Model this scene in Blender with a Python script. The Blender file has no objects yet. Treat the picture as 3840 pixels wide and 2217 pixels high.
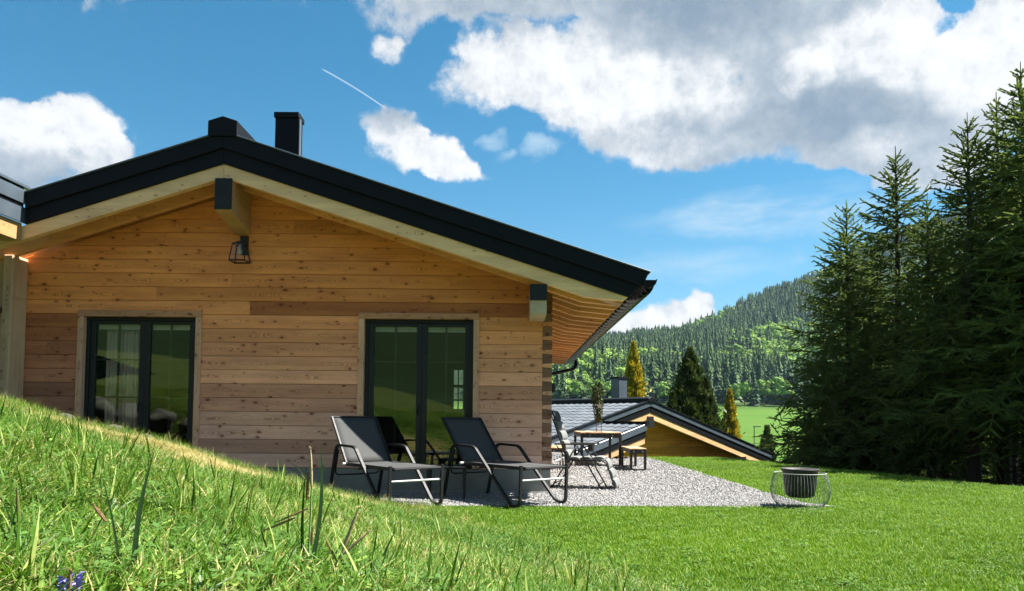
import bpy, bmesh, math
import numpy as np
from mathutils import Vector, Matrix, Euler

S = bpy.context.scene
COL = S.collection
R = np.random.RandomState(7)

# ------------------------------------------------------------------ camera, world, sun, exposure
cam_d = bpy.data.cameras.new('camera')
cam = bpy.data.objects.new('camera', cam_d); COL.objects.link(cam)
PITCH = math.atan(127/2770.0); ROLL = 0.0085
cam_d.sensor_width = 36.0
cam_d.lens = 36.0*2770/3840
cam_d.shift_y = (1440-1108.5)/3840
cam_d.clip_start = 0.05; cam_d.clip_end = 8000
cam.matrix_world = Matrix.Translation((0, 0, 1.1)) @ Matrix.Rotation(math.pi/2+PITCH, 4, 'X') @ Matrix.Rotation(ROLL, 4, 'Z')
S.camera = cam
S.view_settings.view_transform = 'Standard'
S.view_settings.look = 'None'
S.view_settings.exposure = 2.1
S.view_settings.gamma = 1.0
S.view_settings.use_curve_mapping = False
S.render.resolution_x = 1024; S.render.resolution_y = 591
S.cycles.max_bounces = 8; S.cycles.transparent_max_bounces = 16
S.cycles.use_denoising = True

HAZE = 0.00006
SUN = Vector((0.585, 0.040, 1.0)).normalized()
sun_d = bpy.data.lights.new('sun', 'SUN'); sun_d.energy = 4.7; sun_d.angle = math.radians(0.5); sun_d.color = (1.0, 0.95, 0.87)
sun = bpy.data.objects.new('sun', sun_d); COL.objects.link(sun)
sun.rotation_euler = SUN.to_track_quat('Z', 'Y').to_euler(); sun.location = (20, 4, 40)

class NT:
    """small node-tree writer"""
    def __init__(s, tree): s.t = tree; s.n = tree.nodes; s.l = tree.links
    def node(s, typ, **kw):
        nd = s.n.new(typ)
        for k, v in kw.items(): setattr(nd, k, v)
        return nd
    def put(s, sock, v):
        if v is None: return
        if hasattr(v, 'links') or isinstance(v, bpy.types.NodeSocket): s.l.new(v, sock)
        else:
            if isinstance(v, (tuple, list)) and len(v) == 3 and sock.type == 'RGBA': v = (*v, 1)
            sock.default_value = v
    def math(s, op, a, b=None, c=None, clamp=False):
        nd = s.node('ShaderNodeMath', operation=op, use_clamp=clamp)
        for i, v in enumerate((a, b, c)):
            if v is not None: s.put(nd.inputs[i], v)
        return nd.outputs[0]
    def vmath(s, op, a, b=None, c=None, scale=None):
        nd = s.node('ShaderNodeVectorMath', operation=op)
        for i, v in enumerate((a, b, c)):
            if v is not None: s.put(nd.inputs[i], v)
        if scale is not None: s.put(nd.inputs['Scale'], scale)
        return nd.outputs['Value'] if op in ('LENGTH', 'DOT_PRODUCT', 'DISTANCE') else nd.outputs[0]
    def noise(s, vec, scale, detail=3, rough=0.55, dist=0.0, color=False):
        nd = s.node('ShaderNodeTexNoise')
        if vec is not None: s.put(nd.inputs['Vector'], vec)
        s.put(nd.inputs['Scale'], scale); s.put(nd.inputs['Detail'], detail)
        s.put(nd.inputs['Roughness'], rough); s.put(nd.inputs['Distortion'], dist)
        return nd.outputs['Color' if color else 'Fac']
    def ramp(s, v, a, b, lo=0.0, hi=1.0, smooth=True):
        nd = s.node('ShaderNodeMapRange', interpolation_type='SMOOTHSTEP' if smooth else 'LINEAR')
        s.put(nd.inputs['Value'], v)
        for k, x in zip(('From Min', 'From Max', 'To Min', 'To Max'), (a, b, lo, hi)): s.put(nd.inputs[k], x)
        return nd.outputs[0]
    def mix(s, f, a, b, blend='MIX'):
        nd = s.node('ShaderNodeMix', data_type='RGBA', blend_type=blend)
        s.put(nd.inputs[0], f); s.put(nd.inputs[6], a); s.put(nd.inputs[7], b)
        return nd.outputs[2]
    def mixf(s, f, a, b):
        nd = s.node('ShaderNodeMix', data_type='FLOAT')
        s.put(nd.inputs[0], f); s.put(nd.inputs[2], a); s.put(nd.inputs[3], b)
        return nd.outputs[0]
    def hsv(s, c, h=0.5, sat=1.0, v=1.0):
        nd = s.node('ShaderNodeHueSaturation')
        s.put(nd.inputs['Hue'], h); s.put(nd.inputs['Saturation'], sat); s.put(nd.inputs['Value'], v); s.put(nd.inputs['Color'], c)
        return nd.outputs[0]
    def comb(s, x, y, z):
        nd = s.node('ShaderNodeCombineXYZ')
        for i, v in enumerate((x, y, z)): s.put(nd.inputs[i], v)
        return nd.outputs[0]
    def sep(s, v):
        nd = s.node('ShaderNodeSeparateXYZ'); s.put(nd.inputs[0], v); return nd.outputs

W = bpy.data.worlds.new('World'); S.world = W; W.use_nodes = True
T = NT(W.node_tree); T.n.clear()
SKY_STRENGTH = 0.036
sky = T.node('ShaderNodeTexSky', sky_type='NISHITA', sun_disc=False)
sky.sun_elevation = math.asin(SUN.z); sky.sun_rotation = math.atan2(SUN.x, SUN.y)
sky.altitude = 900; sky.air_density = 1.0; sky.dust_density = 0.4; sky.ozone_density = 1.6
skyc = T.hsv(sky.outputs[0], 0.480, 1.38, 1.0)
# clouds are given by heading (0 = +Y, growing to +X) and elevation: heading, elevation, two half widths, weight
BLOBS = [(-0.0111, 0.4469, 0.0956, 0.045, 1), (0.0809, 0.4448, 0.1191, 0.0537, 1), (0.1536, 0.4112, 0.1056, 0.0578, 1), (0.1999, 0.3677, 0.0931, 0.0408, 1), (0.2694, 0.3721, 0.0669, 0.0461, 1), (0.1136, 0.4915, 0.0651, 0.0316, 0.8), (-0.0856, 0.5117, 0.1219, 0.0421, 0.8), (0.0804, 0.53, 0.162, 0.0223, 1), (0.2597, 0.4954, 0.1388, 0.0604, 1), (0.392, 0.4611, 0.1334, 0.0885, 1), (0.416, 0.3767, 0.1162, 0.0537, 1), (0.5105, 0.3843, 0.1293, 0.0895, 1), (0.591, 0.387, 0.077, 0.0777, 1), (0.4516, 0.3239, 0.0688, 0.0254, 1), (0.5285, 0.3007, 0.0631, 0.0319, 1), (-0.5926, 0.2869, 0.0851, 0.0473, 1), (-0.5497, 0.3294, 0.041, 0.0267, 1), (-0.6064, 0.3205, 0.0382, 0.0191, 0.8), (-0.5101, 0.2958, 0.0255, 0.0264, 0.8), (-0.5712, 0.3364, 0.0211, 0.0166, 0.6), (-0.1667, 0.3766, 0.0431, 0.0237, 1), (-0.1339, 0.3462, 0.0598, 0.0275, 1), (-0.0901, 0.3251, 0.051, 0.0198, 1), (-0.1702, 0.4642, 0.0252, 0.0147, 0.8), (0.1998, 0.1348, 0.0653, 0.021, 0.9), (0.2481, 0.1546, 0.0204, 0.019, 0.85), (0.1185, 0.127, 0.0917, 0.0213, 0.9), (-0.535, 0.4523, 0.0166, 0.0104, 0.5), (-0.4929, 0.4608, 0.0262, 0.0145, 0.5), (0.5613, 0.4624, 0.0287, 0.0153, -1.0), (0.5475, 0.4448, 0.016, 0.0156, -0.7), (0.5391, 0.4334, 0.0108, 0.0106, -0.5), (0.235, 0.4029, 0.0208, 0.0086, -0.7), (-0.0631, 0.4834, 0.0627, 0.0147, -0.65), (0.0549, 0.4976, 0.0294, 0.0145, -0.4), (-0.1032, 0.4669, 0.0293, 0.0178, -0.4), (0.3065, 0.3594, 0.0199, 0.0186, -0.4), (0.1462, 0.5045, 0.0288, 0.0114, -0.3)]
WHITE = [(-0.011, 0.4423, 0.0956, 0.0452, 0.9), (0.0992, 0.4412, 0.1149, 0.0567, 1), (0.1644, 0.4107, 0.0776, 0.0488, 0.7), (0.1999, 0.3485, 0.0625, 0.0192, 0.5), (0.2764, 0.4085, 0.0437, 0.033, 0.7), (0.4532, 0.4313, 0.0635, 0.0358, 0.6), (0.5255, 0.4418, 0.1036, 0.047, 0.9), (0.5935, 0.3838, 0.063, 0.0524, 1.1), (0.3915, 0.4184, 0.0372, 0.023, 0.8), (0.4606, 0.3286, 0.0347, 0.0178, 0.5), (-0.5959, 0.3088, 0.0877, 0.0358, 1), (-0.5389, 0.3287, 0.0472, 0.0311, 1), (-0.5043, 0.2908, 0.0314, 0.0324, 0.9), (-0.5589, 0.2874, 0.0516, 0.0258, -0.6), (-0.1338, 0.343, 0.0762, 0.0356, 1), (-0.0828, 0.322, 0.0547, 0.0231, 1), (-0.1632, 0.3768, 0.0396, 0.0158, -0.2), (0.1998, 0.1348, 0.0653, 0.021, 0.8), (0.2481, 0.1546, 0.0204, 0.019, 0.9), (0.1185, 0.127, 0.0917, 0.0213, 0.8), (0.5282, 0.286, 0.0529, 0.0263, 0.4), (-0.0322, 0.3628, 0.1099, 0.0258, 0.7), (-0.1702, 0.4642, 0.0252, 0.0147, 0.8), (0.2493, 0.4965, 0.1334, 0.0362, -0.5), (0.4219, 0.361, 0.1018, 0.0324, -0.4)]
CIRRUS = [(0.3582, 0.2624, 0.1303, 0.0289, 1), (0.2483, 0.2027, 0.1093, 0.0204, 0.7), (0.2587, 0.2563, 0.1089, 0.0166, 0.5), (-0.034, 0.366, 0.0183, 0.0104, 0.9), (-0.0137, 0.3484, 0.0125, 0.0066, 0.8), (0.0302, 0.3552, 0.0256, 0.0111, 0.95)]
dirv = T.node('ShaderNodeTexCoord').outputs['Generated']
dx, dy, dz = T.sep(dirv)
az = T.math('ARCTAN2', dx, dy); el = T.math('ARCSINE', dz)
# domain warp keeps the outlines ragged
w1 = T.vmath('SUBTRACT', T.noise(dirv, 9.0, 3, 0.6, color=True), (0.5, 0.5, 0.5))
w2 = T.vmath('SUBTRACT', T.noise(dirv, 34.0, 4, 0.62, color=True), (0.5, 0.5, 0.5))
pos = T.comb(az, el, 0.0)
pos = T.vmath('ADD', pos, T.vmath('MULTIPLY', w1, (0.075, 0.05, 0.0)))
pos = T.vmath('ADD', pos, T.vmath('MULTIPLY', w2, (0.030, 0.022, 0.0)))
def field(blobs):
    tot = None
    for a, e, ra, re, wt in blobs:
        k = T.vmath('MULTIPLY_ADD', pos, (1/ra, 1/re, 0), (-a/ra, -e/re, 0))
        f = T.math('MULTIPLY_ADD', T.vmath('DOT_PRODUCT', k, k), -0.62*wt, wt)
        f = T.math('MAXIMUM', f, 0.0) if wt > 0 else T.math('MINIMUM', f, 0.0)
        tot = f if tot is None else T.math('ADD', tot, f)
    return tot
def billow(v, scale, detail):
    nd = T.node('ShaderNodeTexVoronoi', feature='F1', normalize=True)
    T.put(nd.inputs['Vector'], v); nd.inputs['Scale'].default_value = scale; nd.inputs['Detail'].default_value = detail
    nd.inputs['Roughness'].default_value = 0.55; nd.inputs['Lacunarity'].default_value = 2.1
    return T.math('SUBTRACT', 0.42, nd.outputs['Distance'])
def puff(v):
    n = T.math('SUBTRACT', T.noise(v, 15.0, 8, 0.68), 0.5)
    return T.math('ADD', T.math('MULTIPLY', n, 1.75), T.math('MULTIPLY', billow(v, 21.0, 2.0), 0.62))
dv = T.vmath('ADD', dirv, T.vmath('SCALE', w2, scale=0.012))
fb = puff(dv)
fb2 = puff(T.vmath('ADD', dv, (0.0085, 0.0, 0.0125)))
inside = T.math('MULTIPLY', T.ramp(T.math('ABSOLUTE', az), 0.66, 0.95, 1, 0), T.ramp(el, 0.55, 0.8, 1, 0))
gen = T.ramp(T.noise(dirv, 2.3, 4, 0.55), 0.47, 0.68, -0.15, 1.1)
dens = T.mixf(inside, gen, T.math('MINIMUM', field(BLOBS), 1.0))
dens = T.math('ADD', dens, T.math('MULTIPLY', fb, 1.0))
alpha = T.ramp(dens, 0.28, 0.82)
haze_low = T.ramp(el, 0.0, 0.3, 0.30, 0.0)
white = T.mixf(inside, T.ramp(gen, 0.3, 0.9, 0.9, 0.35), T.math('MINIMUM', field(WHITE), 1.0))
edge = T.ramp(dens, 0.30, 0.85, 0.55, 0.0)
lit = T.math('MULTIPLY', T.math('SUBTRACT', fb, fb2), 1.15)
lit = T.math('MULTIPLY', lit, T.ramp(white, 0.0, 0.6, 0.45, 1.0))
shade = T.math('ADD', T.math('ADD', T.math('MULTIPLY', white, 0.70), lit), T.math('MULTIPLY', edge, 0.35))
shade = T.math('ADD', shade, T.math('MULTIPLY', T.math('SUBTRACT', T.noise(dirv, 6.5, 6, 0.6), 0.5), 0.75))
shade = T.ramp(shade, -0.62, 1.0, 0.0, 1.0)
CG, CW = (0.056, 0.078, 0.104), (0.236, 0.238, 0.240)
cloudc = T.mix(shade, CG, CW)
skyb = T.vmath('SCALE', skyc, scale=SKY_STRENGTH)
skyb = T.mix(haze_low, skyb, (0.072, 0.135, 0.194))
cir = T.math('MULTIPLY', T.math('MAXIMUM', T.math('MINIMUM', field(CIRRUS), 1.0), 0.0), T.ramp(T.noise(T.vmath('MULTIPLY', dirv, (7, 7, 34)), 1.0, 5, 0.6), 0.3, 0.75, 0.05, 0.75))
skyb = T.mix(T.math('MULTIPLY', cir, inside), skyb, (0.150, 0.190, 0.220))
allc = T.mix(alpha, skyb, cloudc)
# a vapour trail: a thin straight streak between two headings
ca, sa = math.cos(math.radians(-24.0)), math.sin(math.radians(-24.0))
ta = T.math('SUBTRACT', az, -0.2168); te = T.math('SUBTRACT', el, 0.4165)
tu = T.math('ADD', T.math('MULTIPLY', ta, ca), T.math('MULTIPLY', te, sa))
tv = T.math('SUBTRACT', T.math('MULTIPLY', te, ca), T.math('MULTIPLY', ta, sa))
tv = T.math('ADD', tv, T.math('MULTIPLY', T.math('MULTIPLY', tu, tu), 0.9))
trail = T.math('MULTIPLY', T.ramp(T.math('ABSOLUTE', tv), 0.0003, 0.0013, 0.5, 0.0), T.ramp(T.math('ABSOLUTE', tu), 0.042, 0.049, 1, 0))
allc = T.mix(trail, allc, (0.20, 0.235, 0.26))
bg = T.node('ShaderNodeBackground'); T.put(bg.inputs[0], allc); bg.inputs[1].default_value = 1.0
T.l.new(bg.outputs[0], T.node('ShaderNodeOutputWorld').inputs[0])

# ------------------------------------------------------------------ materials
def mat(name, build):
    m = bpy.data.materials.new(name); m.use_nodes = True
    t = NT(m.node_tree); t.n.clear()
    out = t.node('ShaderNodeOutputMaterial')
    sh = build(t)
    t.l.new(sh, out.inputs[0])
    return m
def bsdf(t, color, rough=0.6, metal=0.0, bump=None, bstr=0.3, bdist=0.01, spec=0.5, **kw):
    b = t.node('ShaderNodeBsdfPrincipled')
    t.put(b.inputs['Base Color'], color); t.put(b.inputs['Roughness'], rough); t.put(b.inputs['Metallic'], metal)
    t.put(b.inputs['Specular IOR Level'], spec)
    if bump is not None:
        bp = t.node('ShaderNodeBump'); t.put(bp.inputs['Height'], bump); t.put(bp.inputs['Strength'], bstr); t.put(bp.inputs['Distance'], bdist)
        t.l.new(bp.outputs[0], b.inputs['Normal'])
    for k, v in kw.items(): t.put(b.inputs[k], v)
    return b.outputs[0]
def objco(t): return t.node('ShaderNodeTexCoord').outputs['Object']
def attr(t, name, typ='GEOMETRY'):
    nd = t.node('ShaderNodeAttribute', attribute_name=name, attribute_type=typ); return nd

def wood(axis='x', knots=1.0, rough=0.62, sat=1.0):
    """boards: the colour comes from the object's own colour; grain, flame figure and knots on top"""
    def b(t):
        oi = t.node('ShaderNodeObjectInfo')
        rnd = oi.outputs['Random']; base = oi.outputs['Color']
        x, y, z = t.sep(objco(t))
        if axis == 'z': x, z = z, x
        if axis == 'y': x, y = y, x
        off = t.math('MULTIPLY', rnd, 83.0)
        xo = t.math('ADD', x, off)
        p = t.comb(xo, y, z)
        streak = t.noise(t.vmath('MULTIPLY', p, (0.9, 22, 42)), 1.0, 4, 0.6)
        fine = t.noise(t.vmath('MULTIPLY', p, (5, 90, 160)), 1.0, 2, 0.6)
        blotch = t.noise(t.vmath('MULTIPLY', p, (1.1, 3, 7)), 1.0, 5, 0.6)
        # flat-sawn figure: distance to a wandering heart line
        hx = t.noise(t.vmath('MULTIPLY', t.comb(xo, 0.0, 0.0), (1.9, 1, 1)), 1.0, 3, 0.6)
        zc = t.math('ADD', z, t.math('MULTIPLY', t.math('SUBTRACT', t.noise(t.comb(xo, 7.0, 0.0), 1.1, 2), 0.5), 0.09))
        r = t.math('SQRT', t.math('ADD', t.math('MULTIPLY', zc, zc), t.math('POWER', t.math('MULTIPLY', t.math('SUBTRACT', hx, 0.42), 0.34), 2.0)))
        ring = t.math('SINE', t.math('MULTIPLY', t.math('ADD', r, t.math('MULTIPLY', fine, 0.004)), 300.0))
        flame = t.math('MULTIPLY', t.ramp(ring, 0.25, 0.95), t.ramp(t.math('ABSOLUTE', zc), 0.016, 0.045, 1, 0))
        flame = t.math('MULTIPLY', flame, t.ramp(t.noise(t.vmath('MULTIPLY', p, (2.2, 1, 1)), 1.0, 2), 0.42, 0.6))
        # knots
        vo = t.node('ShaderNodeTexVoronoi', feature='F1'); t.put(vo.inputs['Vector'], t.comb(t.math('MULTIPLY', xo, 5.6), t.math('ADD', t.math('MULTIPLY', z, 10.5), off), 0.0)); vo.voronoi_dimensions = '2D'; vo.inputs['Scale'].default_value = 1.0
        cr, cg, cb = t.sep(vo.outputs['Color']); cr = t.math('MULTIPLY', cr, t.ramp(t.noise(t.vmath('MULTIPLY', p, (1.3, 1, 3)), 1.0, 2, 0.5), 0.35, 0.6, 0.62, 1.05))
        rad = t.math('MULTIPLY', t.ramp(cr, 0.62, 1.0, 0.06, 0.26, False), knots)
        kd = t.math('DIVIDE', vo.outputs['Distance'], t.math('MAXIMUM', rad, 0.001))
        knot = t.math('MULTIPLY', t.ramp(kd, 0.45, 1.0, 1, 0), t.ramp(cr, 0.62, 0.66, 0, 1))
        halo = t.math('MULTIPLY', t.ramp(kd, 0.7, 3.0, 1, 0), t.ramp(cr, 0.62, 0.66, 0, 1))
        val = t.math('ADD', 0.74, t.math('MULTIPLY', streak, 0.34))
        val = t.math('ADD', val, t.math('MULTIPLY', t.math('SUBTRACT', blotch, 0.5), 0.75))
        val = t.math('ADD', val, t.math('MULTIPLY', t.math('SUBTRACT', fine, 0.5), 0.22))
        val = t.math('MULTIPLY', val, t.math('ADD', 0.86, t.math('MULTIPLY', rnd, 0.26)))
        c = t.vmath('SCALE', base, scale=val)
        c = t.hsv(c, t.math('ADD', 0.487, t.math('MULTIPLY', blotch, 0.022)), sat, 1.0)
        c = t.mix(t.math('MULTIPLY', halo, 0.35), c, t.vmath('MULTIPLY', c, (0.72, 0.56, 0.45)))
        c = t.mix(t.math('MULTIPLY', flame, 0.78), c, t.vmath('MULTIPLY', c, (0.50, 0.38, 0.30)))
        c = t.mix(t.math('MULTIPLY', knot, 0.85), c, t.vmath('MULTIPLY', c, (0.26, 0.15, 0.12)))
        h = t.math('SUBTRACT', t.math('MULTIPLY', streak, 0.5), t.math('MULTIPLY', flame, 0.4))
        return bsdf(t, c, rough, bump=h, bstr=0.35, bdist=0.004, spec=0.3)
    return b
M = {}
M['wood'] = mat('larch_boards', wood('x'))
M['wood_z'] = mat('larch_upright', wood('z', 0.7))
M['wood_y'] = mat('larch_depth', wood('y', 0.6))
M['rafter'] = mat('pale_spruce_beams', wood('x', 0.55))
def metalp(c, rough, spec=0.5, scale=30):
    def b(t):
        n = t.noise(objco(t), scale, 4, 0.6)
        n2 = t.noise(objco(t), 3.0, 3, 0.6)
        cc = t.mix(t.ramp(n2, 0.3, 0.7), c, tuple(x*1.25 for x in c))
        return bsdf(t, cc, t.math('ADD', rough-0.06, t.math('MULTIPLY', n, 0.14)), bump=n, bstr=0.05, bdist=0.002, spec=spec)
    return b
M['anthracite'] = mat('anthracite_sheet', metalp((0.0050, 0.0062, 0.0085), 0.55, 0.16))
M['anthracite_lit'] = mat('anthracite_sheet_lit', metalp((0.062, 0.080, 0.100), 0.36))  # same sheet metal, paler: sunlight and sky sheen put into the colour
M['gutter'] = mat('dark_gutter', metalp((0.003, 0.0028, 0.003), 0.25, 0.26))
M['black'] = mat('black_steel', metalp((0.011, 0.011, 0.012), 0.42))
M['black_tube'] = mat('dark_tube', metalp((0.011, 0.011, 0.0125), 0.5, 0.28))
M['frame'] = mat('dark_door_frame', metalp((0.0045, 0.0065, 0.010), 0.42))
M['plate'] = mat('purlin_plate', metalp((0.012, 0.014, 0.017), 0.55, 0.3, scale=14))
M['steel'] = mat('light_steel', metalp((0.42, 0.42, 0.42), 0.35))
M['wire'] = mat('wire_steel', metalp((0.17, 0.19, 0.20), 0.45))
M['wire_white'] = mat('white_wire', metalp((0.42, 0.42, 0.41), 0.5))
def plaster(c):
    def b(t):
        p = objco(t)
        n = t.noise(p, 3.0, 5, 0.6); f = t.noise(p, 60, 3, 0.6)
        cc = t.mix(t.ramp(n, 0.3, 0.75), tuple(x*0.82 for x in c), tuple(x*1.06 for x in c))
        return bsdf(t, cc, 0.85, bump=f, bstr=0.2, bdist=0.004, spec=0.2)
    return b
M['plinth'] = mat('grey_render', plaster((0.25, 0.245, 0.225)))
M['ledge'] = mat('plinth_ledge', plaster((0.30, 0.30, 0.29)))
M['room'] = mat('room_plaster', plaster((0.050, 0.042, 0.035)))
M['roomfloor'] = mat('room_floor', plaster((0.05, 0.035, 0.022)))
M['white'] = mat('white_blind', plaster((0.62, 0.62, 0.58)))
M['yellow'] = mat('yellow_cloth', plaster((0.62, 0.60, 0.16)))
def glassb(t):
    tr = t.node('ShaderNodeBsdfTransparent'); tr.inputs[0].default_value = (0.95, 0.97, 0.95, 1)
    gl = t.node('ShaderNodeBsdfGlossy'); gl.inputs['Roughness'].default_value = 0.012; gl.inputs['Color'].default_value = (0.92, 1.0, 0.9, 1)
    n = t.noise(objco(t), 1.3, 2, 0.5)
    bp = t.node('ShaderNodeBump'); t.put(bp.inputs['Height'], n); bp.inputs['Strength'].default_value = 0.04; bp.inputs['Distance'].default_value = 0.02
    t.l.new(bp.outputs[0], gl.inputs['Normal'])
    fr = t.node('ShaderNodeFresnel'); fr.inputs[0].default_value = 1.5
    mx = t.node('ShaderNodeMixShader'); t.put(mx.inputs[0], t.math('ADD', 0.045, t.math('MULTIPLY', fr.outputs[0], 0.9), clamp=True))
    t.l.new(tr.outputs[0], mx.inputs[1]); t.l.new(gl.outputs[0], mx.inputs[2])
    return mx.outputs[0]
M['glass'] = mat('window_glass', glassb)
def lampglass(t):
    tr = t.node('ShaderNodeBsdfTransparent'); gl = t.node('ShaderNodeBsdfGlossy'); gl.inputs['Roughness'].default_value = 0.05
    mx = t.node('ShaderNodeMixShader'); mx.inputs[0].default_value = 0.04
    t.l.new(tr.outputs[0], mx.inputs[1]); t.l.new(gl.outputs[0], mx.inputs[2]); return mx.outputs[0]
M['lampglass'] = mat('lantern_glass', lampglass)
def fabric(c, scale=260, tr=0.0):
    def b(t):
        p = objco(t)
        wv = t.noise(p, scale, 2, 0.5); n = t.noise(p, 5, 3, 0.6)
        cc = t.mix(t.ramp(wv, 0.35, 0.65), tuple(x*0.86 for x in c), tuple(x*1.1 for x in c))
        cc = t.mix(t.math('MULTIPLY', n, 0.25), cc, tuple(x*0.8 for x in c))
        return bsdf(t, cc, 0.8, bump=wv, bstr=0.2, bdist=0.002, spec=0.25)
    return b
M['sling'] = mat('grey_sling', fabric((0.050, 0.052, 0.053)))
M['pad'] = mat('light_grey_pad', fabric((0.155, 0.16, 0.155)))
M['pad_shaded'] = mat('shaded_pad_cloth', fabric((0.05, 0.055, 0.065)))  # eave shadow over the recliner's head end put into the cloth colour
M['curtain'] = mat('taupe_curtain', fabric((0.74, 0.58, 0.51), 120))
M['rubber'] = mat('bowl_black', metalp((0.012, 0.010, 0.009), 0.6))
def stone(c):
    def b(t):
        p = objco(t); oi = t.node('ShaderNodeObjectInfo')
        n = t.noise(p, 4.0, 6, 0.65); f = t.noise(p, 25, 4, 0.6)
        cc = t.mix(t.ramp(n, 0.35, 0.65), tuple(x*0.55 for x in c), c)
        return bsdf(t, cc, 0.85, bump=t.math('ADD', n, t.math('MULTIPLY', f, 0.4)), bstr=0.7, bdist=0.04, spec=0.25)
    return b
M['boulder'] = mat('grey_boulder', stone((0.085, 0.080, 0.070)))
def pebble(t):
    tint = attr(t, 'tint', 'INSTANCER').outputs['Fac']
    n = t.noise(objco(t), 3, 3, 0.6)
    c = t.mix(tint, (0.11, 0.109, 0.108), (0.41, 0.402, 0.395))
    c = t.mix(t.math('MULTIPLY', n, 0.5), c, (0.22, 0.215, 0.21))
    return bsdf(t, c, 0.85, spec=0.25)
M['pebble'] = mat('limestone_chip', pebble)
def gravel(t):
    p = objco(t)
    v = t.node('ShaderNodeTexVoronoi', feature='F1'); t.put(v.inputs['Vector'], p); v.inputs['Scale'].default_value = 34.0
    r, g, bl = t.sep(v.outputs['Color'])
    big = t.noise(p, 1.3, 4, 0.6)
    c = t.mix(r, (0.10, 0.099, 0.098), (0.39, 0.383, 0.376))
    c = t.mix(t.ramp(v.outputs['Distance'], 0.35, 0.75), c, (0.07, 0.07, 0.068))
    c = t.vmath('SCALE', c, scale=t.math('ADD', 0.86, t.math('MULTIPLY', big, 0.28)))
    return bsdf(t, c, 0.9, bump=t.math('SUBTRACT', 1.0, v.outputs['Distance']), bstr=0.9, bdist=0.015, spec=0.2)
M['gravel'] = mat('gravel_bed', gravel)
def groundb(t):
    p = objco(t)
    bank = attr(t, 'bank').outputs['Fac']; wood_ = attr(t, 'wood').outputs['Fac']
    n = t.noise(p, 1.1, 5, 0.6); f = t.noise(p, 28, 4, 0.65); g = t.noise(p, 0.02, 4, 0.6)
    lawn = t.mix(t.ramp(n, 0.3, 0.7), (0.048, 0.118, 0.006), (0.080, 0.165, 0.010))
    lawn = t.mix(t.ramp(f, 0.35, 0.7), lawn, (0.030, 0.062, 0.009))
    far = t.mix(t.ramp(g, 0.35, 0.65), (0.040, 0.094, 0.010), (0.054, 0.108, 0.014))
    far = t.mix(t.ramp(t.noise(t.vmath('MULTIPLY', p, (0.02, 0.11, 0.1)), 1.0, 3), 0.5, 0.7), far, (0.075, 0.108, 0.026))
    dist = t.vmath('LENGTH', t.vmath('MULTIPLY', p, (1, 1, 0)))
    c = t.mix(t.ramp(dist, 30, 60), lawn, far)
    mead = t.mix(t.ramp(f, 0.35, 0.7), (0.050, 0.058, 0.016), (0.022, 0.044, 0.007))
    c = t.mix(bank, c, mead)
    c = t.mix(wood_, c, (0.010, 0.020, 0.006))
    return bsdf(t, c, 0.95, bump=f, bstr=0.5, bdist=0.02, spec=0.1)
M['ground'] = mat('turf', groundb)
def blade(cols, inst=True, transl=0.3, rough=0.55):
    """leaf material: c0..c1 by the tuft's own tint, plus a random per blade"""
    def b(t):
        tint = attr(t, 'tint', 'INSTANCER').outputs['Fac'] if inst else t.node('ShaderNodeObjectInfo').outputs['Random']
        br = attr(t, 'br').outputs['Fac']
        k = t.math('ADD', t.math('MULTIPLY', tint, 0.55), t.math('MULTIPLY', br, 0.45))
        c = t.mix(k, cols[0], cols[1])
        if len(cols) > 2: c = t.mix(t.ramp(br, 0.80, 0.90), c, cols[2])
        d = bsdf(t, c, rough, spec=0.18)
        if transl <= 0: return d
        tr = t.node('ShaderNodeBsdfTranslucent'); t.put(tr.inputs[0], t.vmath('MULTIPLY', c, (1.2, 1.15, 0.6)))
        mx = t.node('ShaderNodeMixShader'); mx.inputs[0].default_value = transl
        t.l.new(d, mx.inputs[1]); t.l.new(tr.outputs[0], mx.inputs[2]); return mx.outputs[0]
    return b
M['lawn_blade'] = mat('mown_grass_blade', blade([(0.042, 0.110, 0.003), (0.120, 0.238, 0.006), (0.22, 0.31, 0.045)]))
M['green_blade'] = mat('meadow_blade', blade([(0.022, 0.078, 0.006), (0.118, 0.225, 0.018), (0.31, 0.35, 0.10)]))
M['straw_blade'] = mat('dry_grass_blade', blade([(0.29, 0.25, 0.10), (0.52, 0.45, 0.23), (0.17, 0.22, 0.05)]))
M['clover'] = mat('clover_leaf', blade([(0.045, 0.110, 0.022), (0.110, 0.200, 0.040), (0.20, 0.30, 0.06)]))
M['silver_leaf'] = mat('silvery_leaf', blade([(0.16, 0.23, 0.14), (0.30, 0.36, 0.24)]))
def leafm(cols, transl=0.2):
    def b(t):
        br = attr(t, 'br').outputs['Fac']; rnd = t.node('ShaderNodeObjectInfo').outputs['Random']
        n = t.noise(objco(t), 0.8, 3, 0.6)
        k = t.math('ADD', t.math('MULTIPLY', br, 0.6), t.math('MULTIPLY', n, 0.4), clamp=True)
        c = t.mix(k, cols[0], cols[1])
        c = t.vmath('SCALE', c, scale=t.math('ADD', 0.85, t.math('MULTIPLY', rnd, 0.3)))
        d = bsdf(t, c, 0.6, spec=0.25)
        tr = t.node('ShaderNodeBsdfTranslucent'); t.put(tr.inputs[0], c)
        mx = t.node('ShaderNodeMixShader'); mx.inputs[0].default_value = transl
        t.l.new(d, mx.inputs[1]); t.l.new(tr.outputs[0], mx.inputs[2]); return mx.outputs[0]
    return b
M['spruce'] = mat('spruce_needles', leafm([(0.036, 0.066, 0.018), (0.190, 0.250, 0.052)], 0.36))
M['golden'] = mat('golden_needles', leafm([(0.13, 0.13, 0.012), (0.55, 0.43, 0.026)]))
M['thuja'] = mat('dark_evergreen', leafm([(0.020, 0.040, 0.008), (0.085, 0.115, 0.018)]))
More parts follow.
